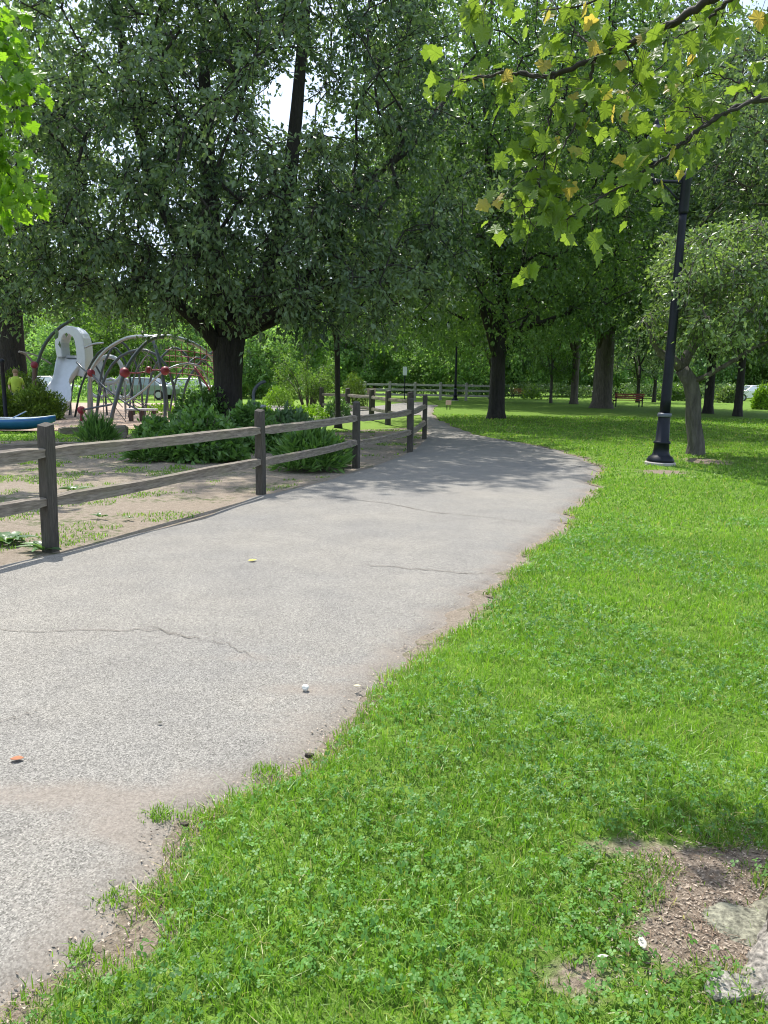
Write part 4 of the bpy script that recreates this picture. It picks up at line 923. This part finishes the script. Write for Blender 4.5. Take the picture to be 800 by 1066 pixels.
# ------------------------------------------------------------------ person in yellow
def person():
    q = P(19, 430, 28.6); r = empty('person', (q[0], q[1], 0), rad(20)); tag(r, 'person in a yellow-green top and dark trousers standing behind the yews', 'person')
    J = {'pel': (0, 0, .95), 'ch': (0, 0, 1.3), 'nk': (0, -.01, 1.45), 'hd': (0, -.02, 1.55), 'tp': (0, -.02, 1.66), 'ls': (-.17, 0, 1.38), 'le': (-.24, .02, 1.12), 'lw': (-.2, -.14, .95), 'lh': (-.18, -.2, .88),
         'rs': (.17, 0, 1.38), 're': (.25, .02, 1.12), 'rw': (.22, -.12, .92), 'rh': (.21, -.18, .85), 'lp': (-.09, 0, .9), 'lk': (-.1, -.02, .5), 'la': (-.1, .02, .08), 'lt': (-.1, -.13, .04), 'rp': (.09, 0, .9), 'rk': (.1, -.02, .5), 'ra': (.1, .02, .08), 'rtt': (.1, -.13, .04)}
    E = [('pel', 'ch'), ('ch', 'nk'), ('nk', 'hd'), ('hd', 'tp'), ('ch', 'ls'), ('ls', 'le'), ('le', 'lw'), ('lw', 'lh'), ('ch', 'rs'), ('rs', 're'), ('re', 'rw'), ('rw', 'rh'), ('pel', 'lp'), ('lp', 'lk'), ('lk', 'la'), ('la', 'lt'), ('pel', 'rp'), ('rp', 'rk'), ('rk', 'ra'), ('ra', 'rtt')]
    Rr = dict(pel=.13, ch=.13, nk=.05, hd=.09, tp=.075, ls=.06, le=.042, lw=.03, lh=.035, rs=.06, re=.042, rw=.03, rh=.035, lp=.085, lk=.058, la=.04, lt=.035, rp=.085, rk=.058, ra=.04, rtt=.035)
    ks = list(J); me = bpy.data.meshes.new('body'); me.from_pydata([J[k] for k in ks], [(ks.index(a), ks.index(b)) for a, b in E], []); o = link('body', me, plain('skin', (.45, .27, .2), .5), r)
    o.modifiers.new('skin', 'SKIN'); sk = me.skin_vertices[0].data
    for i, k in enumerate(ks): sk[i].radius = (Rr[k], Rr[k]); sk[i].use_root = (k == 'pel')
    s = o.modifiers.new('sub', 'SUBSURF'); s.levels = s.render_levels = 1
    MB().lathe([(.165, .88), (.17, 1.0), (.175, 1.2), (.19, 1.33), (.15, 1.42), (.07, 1.47)], 18).tube([(-.15, 0, 1.39), (-.235, .02, 1.16)], [.075, .06], 10).tube([(.15, 0, 1.39), (.24, .02, 1.16)], [.075, .06], 10).build('shirt', plain('yellow_shirt', (.42, .55, .06), .8), r, smooth=True)
    MB().tube([(-.09, 0, .93), (-.1, -.02, .5), (-.1, .02, .1)], [.11, .085, .07], 10).tube([(.09, 0, .93), (.1, -.02, .5), (.1, .02, .1)], [.11, .085, .07], 10).build('trousers', plain('dark_trousers', (.03, .035, .06), .8), r, smooth=True)
    ball(MB(), (0, .01, 1.63), .108, 14).build('hair', plain('fair_hair', (.25, .16, .08), .8), r, smooth=True)
person()

# ------------------------------------------------------------------ near maple with overhanging branch
MLH = [(0, 0), (.12, -.06), (.34, -.09), (.46, -.02), (.43, .12), (.54, .22), (.74, .35), (.60, .42), (.50, .55), (.38, .58), (.32, .68), (.29, .80), (.17, .84), (.10, .96), (0, 1.08)]
ML = MLH + [(-x, y) for x, y in MLH[-2:0:-1]]
def maple_leaves(pos, adir, nrm, size, tint, rg):
    n = len(pos); m = len(ML); a = unit(adir); s = unit(np.cross(a, nrm)); nm = np.cross(s, a)
    V = np.zeros((n, m + 1, 3)); L = size[:, None]
    curl = rg.uniform(-.25, .35, (n, 1)); fold = rg.uniform(.0, .5, (n, 1))
    for i, (x, y) in enumerate(ML): V[:, i] = pos + a * L * y + s * L * x * .88 + nm * L * (curl * (y - .4) ** 2 * -.9 + fold * abs(x) * .35 - .14 * (x * x) + .03 * math.sin(i * 2.4))
    V[:, m] = pos + a * L * .32
    b = np.arange(n)[:, None] * (m + 1); Fc = np.concatenate([b + np.array([m, i, (i + 1) % m]) for i in range(m)])
    return V.reshape(-1, 3), Fc, np.repeat(tint, m + 1)
def maple_branch(branches, rg, sp=.05, size=.095, reach=.16, yel=.05, tips=True):
    """branches: list of (points, r0, r1). Leaves on short stalks along each."""
    mb = MB(); PS = []; AD = []; 
    for pts, r0, r1, lf in branches:
        c = curve(pts, max(12, len(pts) * 7)); k = len(c); c = c + rg.normal(size=c.shape) * .004
        mb.tube(c, np.linspace(r0, r1, k), 8)
        if not lf: continue
        seg = np.linalg.norm(np.diff(c, axis=0), axis=1); L = seg.sum(); cum = np.concatenate([[0], np.cumsum(seg)]); nn = int(L / sp * lf)
        for t in rg.uniform(.08 * L, L, nn):
            p = np.array([np.interp(t, cum, c[:, i]) for i in range(3)]); i = min(k - 2, int(np.searchsorted(cum, t))); d = unit(c[i + 1] - c[i])
            o = rg.normal(size=3); o -= d * (o @ d); o = unit(o); o[2] -= .15; tw = unit(o + d * .6) * rg.uniform(.03, reach)
            e = p + tw; mb.tube([p, p + tw * .5 + np.array([0, 0, .012]), e], [.0016, .0013, .001], 3, False)
            for q in range(rg.integers(1, 4)):
                PS.append(e + rg.normal(size=3) * .025); a = unit(tw) * .5 + rg.normal(size=3) * .5; a[2] -= .75; AD.append(a)
    PS = np.array(PS); AD = np.array(AD); n = len(PS); nr = rg.normal(size=(n, 3)) * .65 + np.array([-.15, -.55, .75])
    ti = np.clip(rg.normal(.5, .22, n), 0, .86); ti = np.where(rg.random(n) < yel, rg.uniform(.93, 1, n), ti)
    V, Fc, T = maple_leaves(PS, AD, nr, size * rg.uniform(.6, 1.15, n), ti, rg); return mb, V, Fc, T
rg = np.random.default_rng(101)
tb = np.array([1.34, 1.78, 0.0])
D = 3.5
B1 = [([tb + (.05, .1, 2.6), (1.5, 2.45, 3.05), P(760, -14, 3.2), P(735, 2, 3.3), P(690, 30, 3.4), P(630, 57, 3.5), P(577, 78, 3.6), P(540, 76, 3.65), P(505, 80, 3.7), P(478, 84, 3.8)], .023, .003, .0),
      ([P(735, 2, 3.3), P(690, 30, 3.4), P(630, 57, 3.5), P(577, 78, 3.6), P(540, 76, 3.65), P(505, 80, 3.7), P(478, 84, 3.8)], .011, .002, 1.1),
      ([P(577, 78, 3.6), P(578, 105, 3.55), P(568, 140, 3.5), P(567, 175, 3.5), P(560, 205, 3.45)], .006, .0015, 1.3),
      ([P(619, 64, 3.5), P(612, 100, 3.5), P(600, 128, 3.45), P(585, 155, 3.4), P(578, 178, 3.4)], .007, .002, 1.3),
      ([P(628, 55, 3.5), P(606, 40, 3.6), P(590, 20, 3.7), P(575, 0, 3.8)], .005, .002, 1.2),
      ([P(650, 50, 3.45), P(660, 75, 3.5), P(668, 90, 3.5)], .004, .002, 1.0),
      ([tb + (.1, .2, 2.4), (1.85, 2.9, 2.95), P(830, 92, 3.4), P(775, 108, 3.45), P(735, 130, 3.4), P(700, 158, 3.4), P(660, 186, 3.4), P(625, 206, 3.4), P(590, 228, 3.4)], .013, .002, .0),
      ([P(790, 102, 3.45), P(735, 130, 3.4), P(700, 158, 3.4), P(660, 186, 3.4), P(625, 206, 3.4), P(590, 228, 3.4)], .008, .002, 1.25),
      ([P(735, 130, 3.4), P(715, 112, 3.5), P(690, 100, 3.55)], .004, .0015, 1.2), ([P(790, 104, 3.5), P(765, 85, 3.6), P(735, 78, 3.7), P(705, 85, 3.7)], .004, .0015, 1.1), ([P(760, -14, 3.5), P(745, 25, 3.8), P(700, 60, 3.9), P(655, 100, 3.9), P(640, 140, 3.9)], .005, .0015, 1.2),
      ([(1.6, 2.3, 3.1), P(800, -30, 3.2), P(765, -4, 3.4), P(740, 18, 3.5), P(725, 30, 3.6), P(700, 40, 3.7)], .012, .002, .9),
      ([P(567, 150, 3.5), P(552, 175, 3.5), P(545, 215, 3.5), P(560, 240, 3.5)], .004, .0015, 1.2),
      ([P(680, -60, 3.3), P(650, -20, 3.4), P(610, 4, 3.5), P(560, 12, 3.6)], .008, .002, .8),
      ([P(540, -50, 3.5), P(515, -12, 3.6), P(498, 12, 3.65), P(475, 18, 3.7)], .006, .002, .9)]
mb, V, Fc, T = maple_branch(B1, rg, sp=.027, size=.066, yel=.05, reach=.19)
M_twig = plain('dark_twig_bark', (.035, .028, .024), .8, 0, .2, 30)
mp = empty('maple_tree', tb); tag(mp, 'maple with lobed yellow-green leaves hanging in from the upper right, roots at lower right corner', 'tree')
# thick trunk, just outside the frame on the right
tm = MB(); pts = [tb + (.02, -.05, -.1), tb + (0, 0, .05), tb + (.02, 0, .25), tb + (.05, 0, .7), tb + (.08, .02, 1.6), tb + (.1, .05, 2.6), tb + (.15, -.2, 3.8), tb + (.1, -.6, 5.2), tb + (.1, -.8, 6.6)]
tm.tube(pts, [.36, .31, .27, .25, .23, .22, .17, .12, .05], 20)
for (dx, dy, dz, r0) in ((1.6, -.8, 5.6, .09), (-1.5, -2.2, 5.8, .09), (.6, -2.8, 5.5, .09), (1.9, .6, 5.0, .07)):
    tm.tube(curve([tb + (.12, 0, 2.9), tb + (dx * .4, dy * .4, 3.9), tb + (dx, dy, dz)], 9), np.linspace(r0, .03, 9), 8)
roughen(tm, .05, 7); mb.v = [tuple(np.array(v)) for v in mb.v]
for k in range(len(mb.v)): pass
def shift(m, b): m.v = [(x - b[0], y - b[1], z - b[2]) for x, y, z in m.v]; return m
shift(tm, tb).build('trunk', M_bark, mp, smooth=True)
shift(mb, tb).build('branch', M_twig, mp, smooth=True)
# the rest of the crown, overhead and behind
cr = np.random.default_rng(55); ncl = 150; cc = []
while len(cc) < ncl:
    v = cr.normal(size=3); v = v / np.linalg.norm(v) * cr.random() ** .4; p = np.array([1.5, -.9, 6.0]) + v * np.array([3.0, 2.9, 2.4])
    if p[1] < 1.2 and p[2] > 3.6: cc.append(p)
cc = np.array(cc); pos = (cc[:, None, :] + cr.normal(size=(ncl, 26, 3)) * .30).reshape(-1, 3); n = len(pos)
V2, F2, T2 = maple_leaves(pos, cr.normal(size=(n, 3)) + np.array([0, 0, -.6]), cr.normal(size=(n, 3)) * .5 + np.array([0, 0, 1]), .12 * cr.uniform(.7, 1.2, n), np.clip(cr.normal(.5, .2, n), 0, .88), cr)
V = np.concatenate([V, V2]); Fc = np.concatenate([Fc, F2 + (len(V) - len(V2))]); T = np.concatenate([T, T2])
link('crown', np_mesh('crown', V - tb, Fc, {'tint': T}), M_maple, mp)
# roots of the maple in the corner
def root_tube(name, pts, rr, mat, seed, amp=.02, flat=.7):
    m = MB(); K_ = 90; c = curve(pts, K_); ri = np.interp(np.linspace(0, 1, K_), np.linspace(0, 1, len(rr)), rr)
    NS = 40; V = []
    for i in range(K_):
        t = unit(c[min(i + 1, K_ - 1)] - c[max(i - 1, 0)]); s_ = unit(np.cross(t, [0, 0, 1])); u_ = np.cross(s_, t)
        for k in range(NS):
            a = 2 * math.pi * k / NS; ridge = .16 * (vnoise(k * .55, i * .05, 1, seed) - .5) + .14 * (vnoise(k * 1.3, i * .13, 1, seed + 1) - .5) + .10 * (vnoise(k * .3, i * .22, 1, seed + 2) - .5)
            q = ri[i] * (1 + ridge * 1.5); V.append(c[i] + s_ * math.cos(a) * q * 1.25 + u_ * math.sin(a) * q * .7)
    m.add(V, [(i * NS + k, i * NS + (k + 1) % NS, (i + 1) * NS + (k + 1) % NS, (i + 1) * NS + k) for i in range(K_ - 1) for k in range(NS)])
    m.v = [(x - tb[0], y - tb[1], z) for x, y, z in m.v]; return m.build(name, mat, mp, smooth=True)
M_root = plain('mossy_root', (.18, .17, .125), .95, 0, .7, 60, 1.0)
M_rootp = plain('worn_pale_root', (.22, .20, .175), .9, 0, .75, 70, 1.0)
root_tube('root', [tb + (-.05, .05, .14), G(850, 955, .07), G(808, 955, .045), G(772, 975, .03), G(742, 1008, -.01)], [.2, .10, .06, .04, .02], M_root, 5)
root_tube('root', [tb + (-.1, -.02, .12), G(835, 1010, .08), G(800, 1040, .045), G(778, 1085, .0)], [.2, .10, .06, .035], M_rootp, 6, .03)
def LG(px_, py_, dz=0.0):
    z = .04
    for _ in range(3):
        q = G(px_, py_, z); z = float(lawn_z(q[0], q[1]))
    q[2] = z + dz; return q
# pale flat stone next to the roots
def stone(name, label, c, d, mat, seed, n=12, flat=.6):
    import bmesh
    rg = np.random.default_rng(seed); b = bmesh.new(); bmesh.ops.create_icosphere(b, subdivisions=4, radius=1)
    cuts = [(unit(v), rg.uniform(.62, .85)) for v in rg.normal(size=(9, 3))] + [(unit(np.array([.1, -.1, 1.0])), .55)]
    for v in b.verts:
        p = np.array(v.co)
        for nn_, q in cuts:
            t = p @ nn_
            if t > q: p = p - nn_ * (t - q) * .9
        k = 1 + .10 * (vnoise(p[0] * 4 + seed, p[1] * 4 + p[2] * 3, 1, seed) - .5) + .06 * (vnoise(p[0] * 11, p[1] * 11 + p[2] * 9, 1, seed + 1) - .5)
        v.co = Vector(tuple(p * k * np.array(d)))
    me = bpy.data.meshes.new(name); b.to_mesh(me); b.free(); me.polygons.foreach_set('use_smooth', [True] * len(me.polygons))
    o = link(name, me, mat, None, c); o.rotation_euler = (0, 0, rg.uniform(-.4, .4)); tag(o, label, 'stone'); return o
M_stone = plain('pale_stone', (.26, .245, .22), .9, 0, .7, 80, 1.0)
stone('stone', 'flat pale grey stone wedged between the maple roots', LG(760, 1030, .0), (.072, .052, .028), M_stone, 4)
stone('stone', 'broad mossy grey stone half sunk in the soil at the right edge', LG(792, 968, -.004), (.15, .11, .034), plain('mossy_stone', (.20, .195, .145), .95, 0, .7, 70, 1.0), 9)
stone('stone', 'small white-topped pebble lying on the asphalt near the grass edge', G(318, 716, .045), (.018, .018, .022), plain('white_pebble', (.6, .6, .56), .7, 0, .3, 60), 5)
stone('stone', 'dark clod lying on the soil margin beside the asphalt', G(322, 786, .03), (.02, .015, .012), plain('dark_clod', (.04, .03, .025), .9), 6)
stone('stone', 'small dark lump on the soil where asphalt and grass meet lower left', G(192, 858, .03), (.015, .012, .01), plain('dark_lump', (.05, .04, .03), .9), 7)

# left maple bough
rg = np.random.default_rng(102); tb2 = np.array([-13.5, 13.8, 0])
D = 5.0
B2 = [([tb2 + (.1, 0, 4.4), (-11.0, 12.9, 6.2), P(-60, 70, 12.15), P(-20, 62, 12.00), P(8, 62, 11.85), P(26, 78, 11.70)], .05, .004, 0),
      ([P(-60, 60, 12.15), P(-20, 50, 12.00), P(4, 45, 11.85), P(20, 60, 11.70), P(30, 90, 11.70)], .01, .003, 1.7), ([P(-60, 50, 12.30), P(-20, 30, 12.15), P(2, 22, 12.00), P(16, 35, 12.00)], .01, .003, 1.5), ([P(-60, 80, 12.00), P(-20, 84, 12.00), P(6, 92, 11.85), P(18, 112, 11.70)], .01, .003, 1.4),
      ([tb2 + (.1, 0, 3.6), (-11.2, 12.6, 4.8), P(-60, 160, 12.30), P(-10, 165, 12.00), P(10, 182, 11.85), P(28, 205, 11.70)], .04, .003, .6), ([P(-60, 150, 12.00), P(-20, 150, 12.00), P(2, 160, 11.85), P(20, 185, 11.70), P(30, 208, 11.70)], .01, .003, 1.6), ([P(-40, 175, 11.70), P(-8, 190, 11.70), P(6, 218, 11.70)], .01, .003, 1.6), ([P(-40, 100, 12.00), P(-14, 108, 12.00), P(0, 130, 11.85)], .01, .003, 1.2)]
mb, V, Fc, T = maple_branch(B2, rg, sp=.045, size=.17, reach=.42, yel=.0)
mp2 = empty('maple_tree', tb2); tag(mp2, 'maple whose sunlit bright green leaves hang in at the upper left edge', 'tree')
tm = MB().tube([tb2 + (0, 0, -.1), tb2 + (0, 0, .1), tb2 + (0, 0, .6), tb2 + (.05, 0, 2.8), tb2 + (-.2, .2, 4.5), tb2 + (-.3, .3, 7)], [.36, .3, .24, .21, .15, .05], 16); roughen(tm, .05, 8)
shift(tm, tb2).build('trunk', M_bark, mp2, smooth=True); shift(mb, tb2).build('branch', M_twig, mp2, smooth=True)
cr = np.random.default_rng(56); ncl = 90; v = cr.normal(size=(ncl, 3)); v = unit(v) * cr.random((ncl, 1)) ** .4; cc = tb2 + np.array([-2.2, 1.6, 6.4]) + v * np.array([2.0, 2.4, 2.0])
pos = (cc[:, None, :] + cr.normal(size=(ncl, 26, 3)) * .32).reshape(-1, 3); n = len(pos)
V2, F2, T2 = maple_leaves(pos, cr.normal(size=(n, 3)) + np.array([0, 0, -.6]), cr.normal(size=(n, 3)) * .5 + np.array([0, 0, 1]), .13 * cr.uniform(.7, 1.2, n), np.clip(cr.normal(.5, .2, n), 0, .88), cr)
Fc = np.concatenate([Fc, F2 + len(V)]); V = np.concatenate([V, V2]); T = np.concatenate([T, T2])
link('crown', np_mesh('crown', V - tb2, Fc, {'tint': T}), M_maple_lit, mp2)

# ------------------------------------------------------------------ grass
rg = np.random.default_rng(9)
def in_view(x, y, m=.25):
    return np.abs(x) < (y * .50 + .45 + m)
def blades(x, y, z, h, w_, tint, rg, lean=.55):
    n = len(x); a = rg.uniform(0, 2 * np.pi, n); d = np.stack([np.cos(a), np.sin(a), np.zeros(n)], 1); s = np.stack([-np.sin(a), np.cos(a), np.zeros(n)], 1)
    # blade's flat side roughly random
    b2 = rg.uniform(0, 2 * np.pi, n); s = np.stack([np.cos(b2), np.sin(b2), np.zeros(n)], 1)
    base = np.stack([x, y, z], 1); H = h[:, None]; W = w_[:, None] / 2; le = (np.abs(rg.normal(0, lean, n)) + .05)[:, None]
    up_ = np.array([[0, 0, 1.0]]); m1 = base + up_ * H * .5 + d * H * le * .25; k = 1 / np.sqrt(1 + le ** 2)
    tp = base + up_ * H * (.55 + .4 * k) + d * H * le * .95
    V = np.stack([base - s * W, base + s * W, m1 + s * W * .85, m1 - s * W * .85, tp], 1).reshape(-1, 3)
    b = np.arange(n)[:, None] * 5; Fc = np.concatenate([b + np.array([0, 1, 2]), b + np.array([0, 2, 3]), b + np.array([3, 2, 4])]); return V, Fc, np.repeat(tint, 5)
parts = []
def scatter(y0, y1, dens, hh, ww, side='R'):
    A = (y1 - y0) * (y1 * 1.0 + 1.6); n = int(A * dens)
    y = rg.uniform(y0, y1, n); x = rg.uniform(-(y1 * .5 + .8), y1 * .5 + .8, n); k = in_view(x, y) & (x > gedge(y) - .02); x, y = x[k], y[k]
    e = x - gedge(y); b = bare(x, y) - .25 * np.exp(-e / .1)
    keep = rg.random(len(x)) > np.clip((b + (fbm(x, y, 7, 2) - .5) * 1.3 - .12) * 2.2, 0, .97)
    keep &= rg.random(len(x)) < .45 + .75 * fbm(x, y, 5, 12)
    x, y = x[keep], y[keep]; n = len(x)
    cl = .6 * fbm(x, y, 1.3, 6) + .4 * fbm(x, y, .35, 26); c2 = fbm(x, y, 6, 16); edge_t = np.clip((x - gedge(y)) / .4, 0, 1)
    h = hh * (.35 + .65 * rg.random(n)) * (.45 + 1.2 * c2) * (1.2 - .2 * edge_t); tint = np.clip(.02 + .75 * cl + .5 * (c2 - .5) + rg.normal(0, .22, n), 0, .86)
    dry = rg.random(n) < .06 + .25 * np.clip(bare(x, y), 0, .5); tint = np.where(dry, rg.uniform(.93, 1, n), tint)
    parts.append(blades(x, y, lawn_z(x, y) - .004, h, ww * (.7 + .6 * rg.random(n)), tint, rg, lean=.8))
scatter(1.2, 2.6, 15000, .050, .0036)
scatter(2.6, 4.5, 9500, .052, .0042)
scatter(4.5, 7.5, 4200, .055, .0065)
scatter(7.5, 12, 1500, .055, .011)
scatter(12, 20, 420, .06, .02)
scatter(20, 34, 110, .07, .035)
def join(parts):
    V = []; Fs = []; T = []; o = 0
    for v, f, t in parts: V.append(v); Fs.append(f + o); T.append(t); o += len(v)
    return np.concatenate(V), np.concatenate(Fs), np.concatenate(T)
V, Fc, T = join(parts)
tag(link('grass', np_mesh('grass', V, Fc, {'tint': T}), M_grass), 'fresh green mown grass on the lawn beside the path', kind='stuff')
nb = len(Fc)
# sparse grass on the dirt side and in cracks
parts = []
def tufts(n, xr, yr, thr, hh, ww):
    x = rg.uniform(*xr, n); y = rg.uniform(*yr, n); k = (x < ledge(y) - .12) & (fbm(x, y, 1.4, 61) > thr + .05) & (np.abs(x) < y * .5 + 1); x, y = x[k], y[k]; m = len(x)
    parts.append(blades(x, y, np.full(m, -.006), hh * rg.uniform(.4, 1, m), ww * rg.uniform(.7, 1.3, m), np.clip(rg.normal(.4, .25, m), 0, 1), rg, .9))
tufts(60000, (-9, 1), (6, 14), .56, .045, .009)
tufts(60000, (-14, 2), (13, 24), .5, .06, .018)
def spot(px_, py_, n, rx, ry, hh, ww=.004):
    c = G(px_, py_); x = c[0] + rg.normal(0, rx, n); y = c[1] + rg.normal(0, ry, n); parts.append(blades(x, y, np.full(n, .012), hh * rg.uniform(.5, 1, n), np.full(n, ww), np.clip(rg.normal(.5, .2, n), 0, .86), rg, .8))
for a in ((52, 657, 160, .10, .012, .018), (66, 657, 120, .05, .01, .02), (152, 655, 60, .03, .008, .02), (165, 853, 130, .03, .025, .04), (278, 808, 150, .035, .03, .04), (85, 998, 110, .02, .02, .035), (205, 855, 120, .04, .03, .04), (230, 575, 0, .1, .1, .02), (120, 940, 120, .03, .03, .03)):
    if a[2]: spot(*a)
V, Fc, T = join(parts)
tag(link('grass', np_mesh('sparse_grass', V, Fc, {'tint': T}), M_grass), 'sparse grass growing on the dirt and in path cracks', kind='stuff')
# clover
n = 100000; y = 1.2 + 7.3 * rg.random(n) ** 1.3; x = rg.uniform(-4.5, 4.5, n)
k = in_view(x, y) & (x > gedge(y) + .0) & (fbm(x, y, 1.6, 91) > .47) & (rg.random(n) > np.clip(bare(x, y) * 1.4, 0, 1)) & (rg.random(n) < fbm(x, y, 5, 93) * 1.4)
x, y = x[k], y[k]; n = len(x); h = rg.uniform(.018, .055, n); z = lawn_z(x, y) + h; a0 = rg.uniform(0, 6.28, n); R_ = rg.uniform(.005, .0095, n); tl = rg.normal(0, .5, (n, 2)); VV = []; tt = np.clip(.25 + .7 * (fbm(x, y, 2, 95) - .25) + rg.normal(0, .13, n), 0, .88)
for j in range(3):
    a = a0 + j * 2.094
    for (u, v) in ((0, 0), (.75, -.55), (1.35, -.5), (1.5, 0), (1.35, .5), (.75, .55)):
        dx = R_ * (u * np.cos(a) - v * np.sin(a)); dy = R_ * (u * np.sin(a) + v * np.cos(a)); VV.append(np.stack([x + dx, y + dy, z + dx * tl[:, 0] + dy * tl[:, 1] + .25 * R_ * abs(v)], 1))
V = np.stack(VV, 1).reshape(-1, 3); b = np.arange(n)[:, None] * 18; Fc = np.concatenate([b + 6 * j + np.array(list(range(6))) for j in range(3)])
tag(link('clover', np_mesh('clover', V, Fc, {'tint': np.repeat(tt, 18)}), M_clover), 'clover patches with rounded leaflets mixed into the near lawn', kind='stuff')
# litter in the bare soil: twigs, chips
n = 5200; c_ = rg.integers(0, 4, n); cx = np.array([BARE[i][0][0] for i in range(4)])[c_] + rg.normal(0, .13, n); cy = np.array([BARE[i][0][1] for i in range(4)])[c_] + rg.normal(0, .13, n)
pos = np.stack([cx, cy, lawn_z(cx, cy) + .003], 1); ad = rg.normal(size=(n, 3)); ad[:, 2] *= .15
V, Fc, T = leaves_arrays(pos, ad, rg.uniform(.003, .017, n) * rg.uniform(.5, 1.3, n), rg.uniform(.12, .6, (n, 1)), rg, tint=rg.random(n), upb=3)
M_litter = leafmat('dry_litter', (.07, .053, .04), (.46, .38, .30), .05, .8, tcol=(1, 1, 1))
tag(link('litter', np_mesh('litter', V, Fc, {'tint': T}), M_litter), 'dry bark chips and twigs on the bare soil patch', kind='stuff')
n = 420; c_ = rg.integers(0, 4, n); cx = np.array([BARE[i][0][0] for i in range(4)])[c_] + rg.normal(0, .15, n); cy = np.array([BARE[i][0][1] for i in range(4)])[c_] + rg.normal(0, .12, n)
tm = MB()
for i in range(n):
    a = rg.uniform(0, 6.28); L_ = rg.uniform(.012, .07); z = float(lawn_z(cx[i], cy[i])) + .004; dx, dy = math.cos(a) * L_, math.sin(a) * L_; b_ = rg.normal(0, .15)
    tm.tube([(cx[i], cy[i], z), (cx[i] + dx * .5 - dy * b_, cy[i] + dy * .5 + dx * b_, z + rg.uniform(0, .006)), (cx[i] + dx, cy[i] + dy, z + rg.uniform(0, .01))], [.0011, .0010, .0006], 4, False)
tag(tm.build('litter', plain('dry_twigs', (.24, .17, .12), .9, 0, .5, 40)), 'thin dry twigs scattered on the bare soil beside the roots', kind='stuff')
# margin litter along path edge
n = 5000; y = 1.5 + 9 * rg.random(n) ** 1.3; x = redge(y) + rg.normal(.03, .10, n)
V, Fc, T = leaves_arrays(np.stack([x, y, np.full(n, .016)], 1), np.stack([rg.normal(size=n), rg.normal(size=n), rg.normal(0, .1, n)], 1), rg.uniform(.005, .016, n), .45, rg, tint=rg.random(n), upb=3)
tag(link('litter', np_mesh('edge_litter', V, Fc, {'tint': T}), M_litter), 'fine crumbs and dry bits along the ragged path edge', kind='stuff')
# single fallen leaves and chips
def fallen(label, px_, py_, L, col, rz, z=.04, wr=.7):
    o = G(px_, py_, z); m = MB(); V = []; rows = 6
    for i in range(rows): 
        t = i / (rows - 1); ww = L * wr / 2 * math.sin(math.pi * (t * .9 + .05)); 
        for q in (-1, 0, 1): V.append((L * (t - .5), ww * q, .004 + .25 * ww * abs(q) + .15 * L * (t - .5) ** 2))
    m.add(V, [(i * 3 + q, i * 3 + q + 1, i * 3 + q + 4, i * 3 + q + 3) for i in range(rows - 1) for q in (0, 1)])
    o = (LG(px_, py_, .03) if o[0] > gedge(o[1]) + .05 else G(px_, py_, .034))
    b = m.build('fallen_leaf', plain('fallen_leaf', col, .7, 0, .2, 60), None, o, smooth=True); b.rotation_euler = (0, 0, rz); s = b.modifiers.new('t', 'SOLIDIFY'); s.thickness = .001; tag(b, label, 'leaf', 'fallen leaves')
fallen('yellow fallen leaf on the asphalt below the first full fence span', 263, 584, .07, (.55, .5, .06), .4)
fallen('orange-brown curled leaf near the left edge of the path', 18, 791, .05, (.32, .12, .05), .2)
fallen('tiny dark leaf alone in the middle of the near asphalt', 167, 753, .022, (.05, .05, .03), .0)
fallen('pale yellowish leaf by the edge of asphalt and grass right of the pebble', 372, 715, .035, (.6, .52, .3), 0)
fallen('white scrap-like dry leaf standing in the bare soil patch', 668, 994, .05, (.50, .47, .41), 1.4, .05, .45)
fallen('small white dry fragment in the grass near the bottom', 627, 1008, .03, (.5, .48, .44), .1, .05, .4)
fallen('small dark leaf on the shaded far part of the path', 604, 486, .06, (.06, .05, .04), .3)
fallen('tiny dark leaf on the path below the lower fence rail', 227, 548, .03, (.06, .05, .04), .3)
print('grass faces', nb, 'total verts', sum(len(m.vertices) for m in bpy.data.meshes))

# ------------------------------------------------------------------ render settings
sc = bpy.context.scene
sc.view_settings.view_transform = 'Standard'; sc.view_settings.look = 'None'; sc.view_settings.exposure = .56; sc.view_settings.gamma = 1
sc.render.engine = 'CYCLES'
cy = sc.cycles; cy.max_bounces = 5; cy.diffuse_bounces = 3; cy.glossy_bounces = 2; cy.transmission_bounces = 3; cy.transparent_max_bounces = 4
cy.filter_width = 1.05; cy.use_denoising = True; cy.caustics_reflective = False; cy.caustics_refractive = False
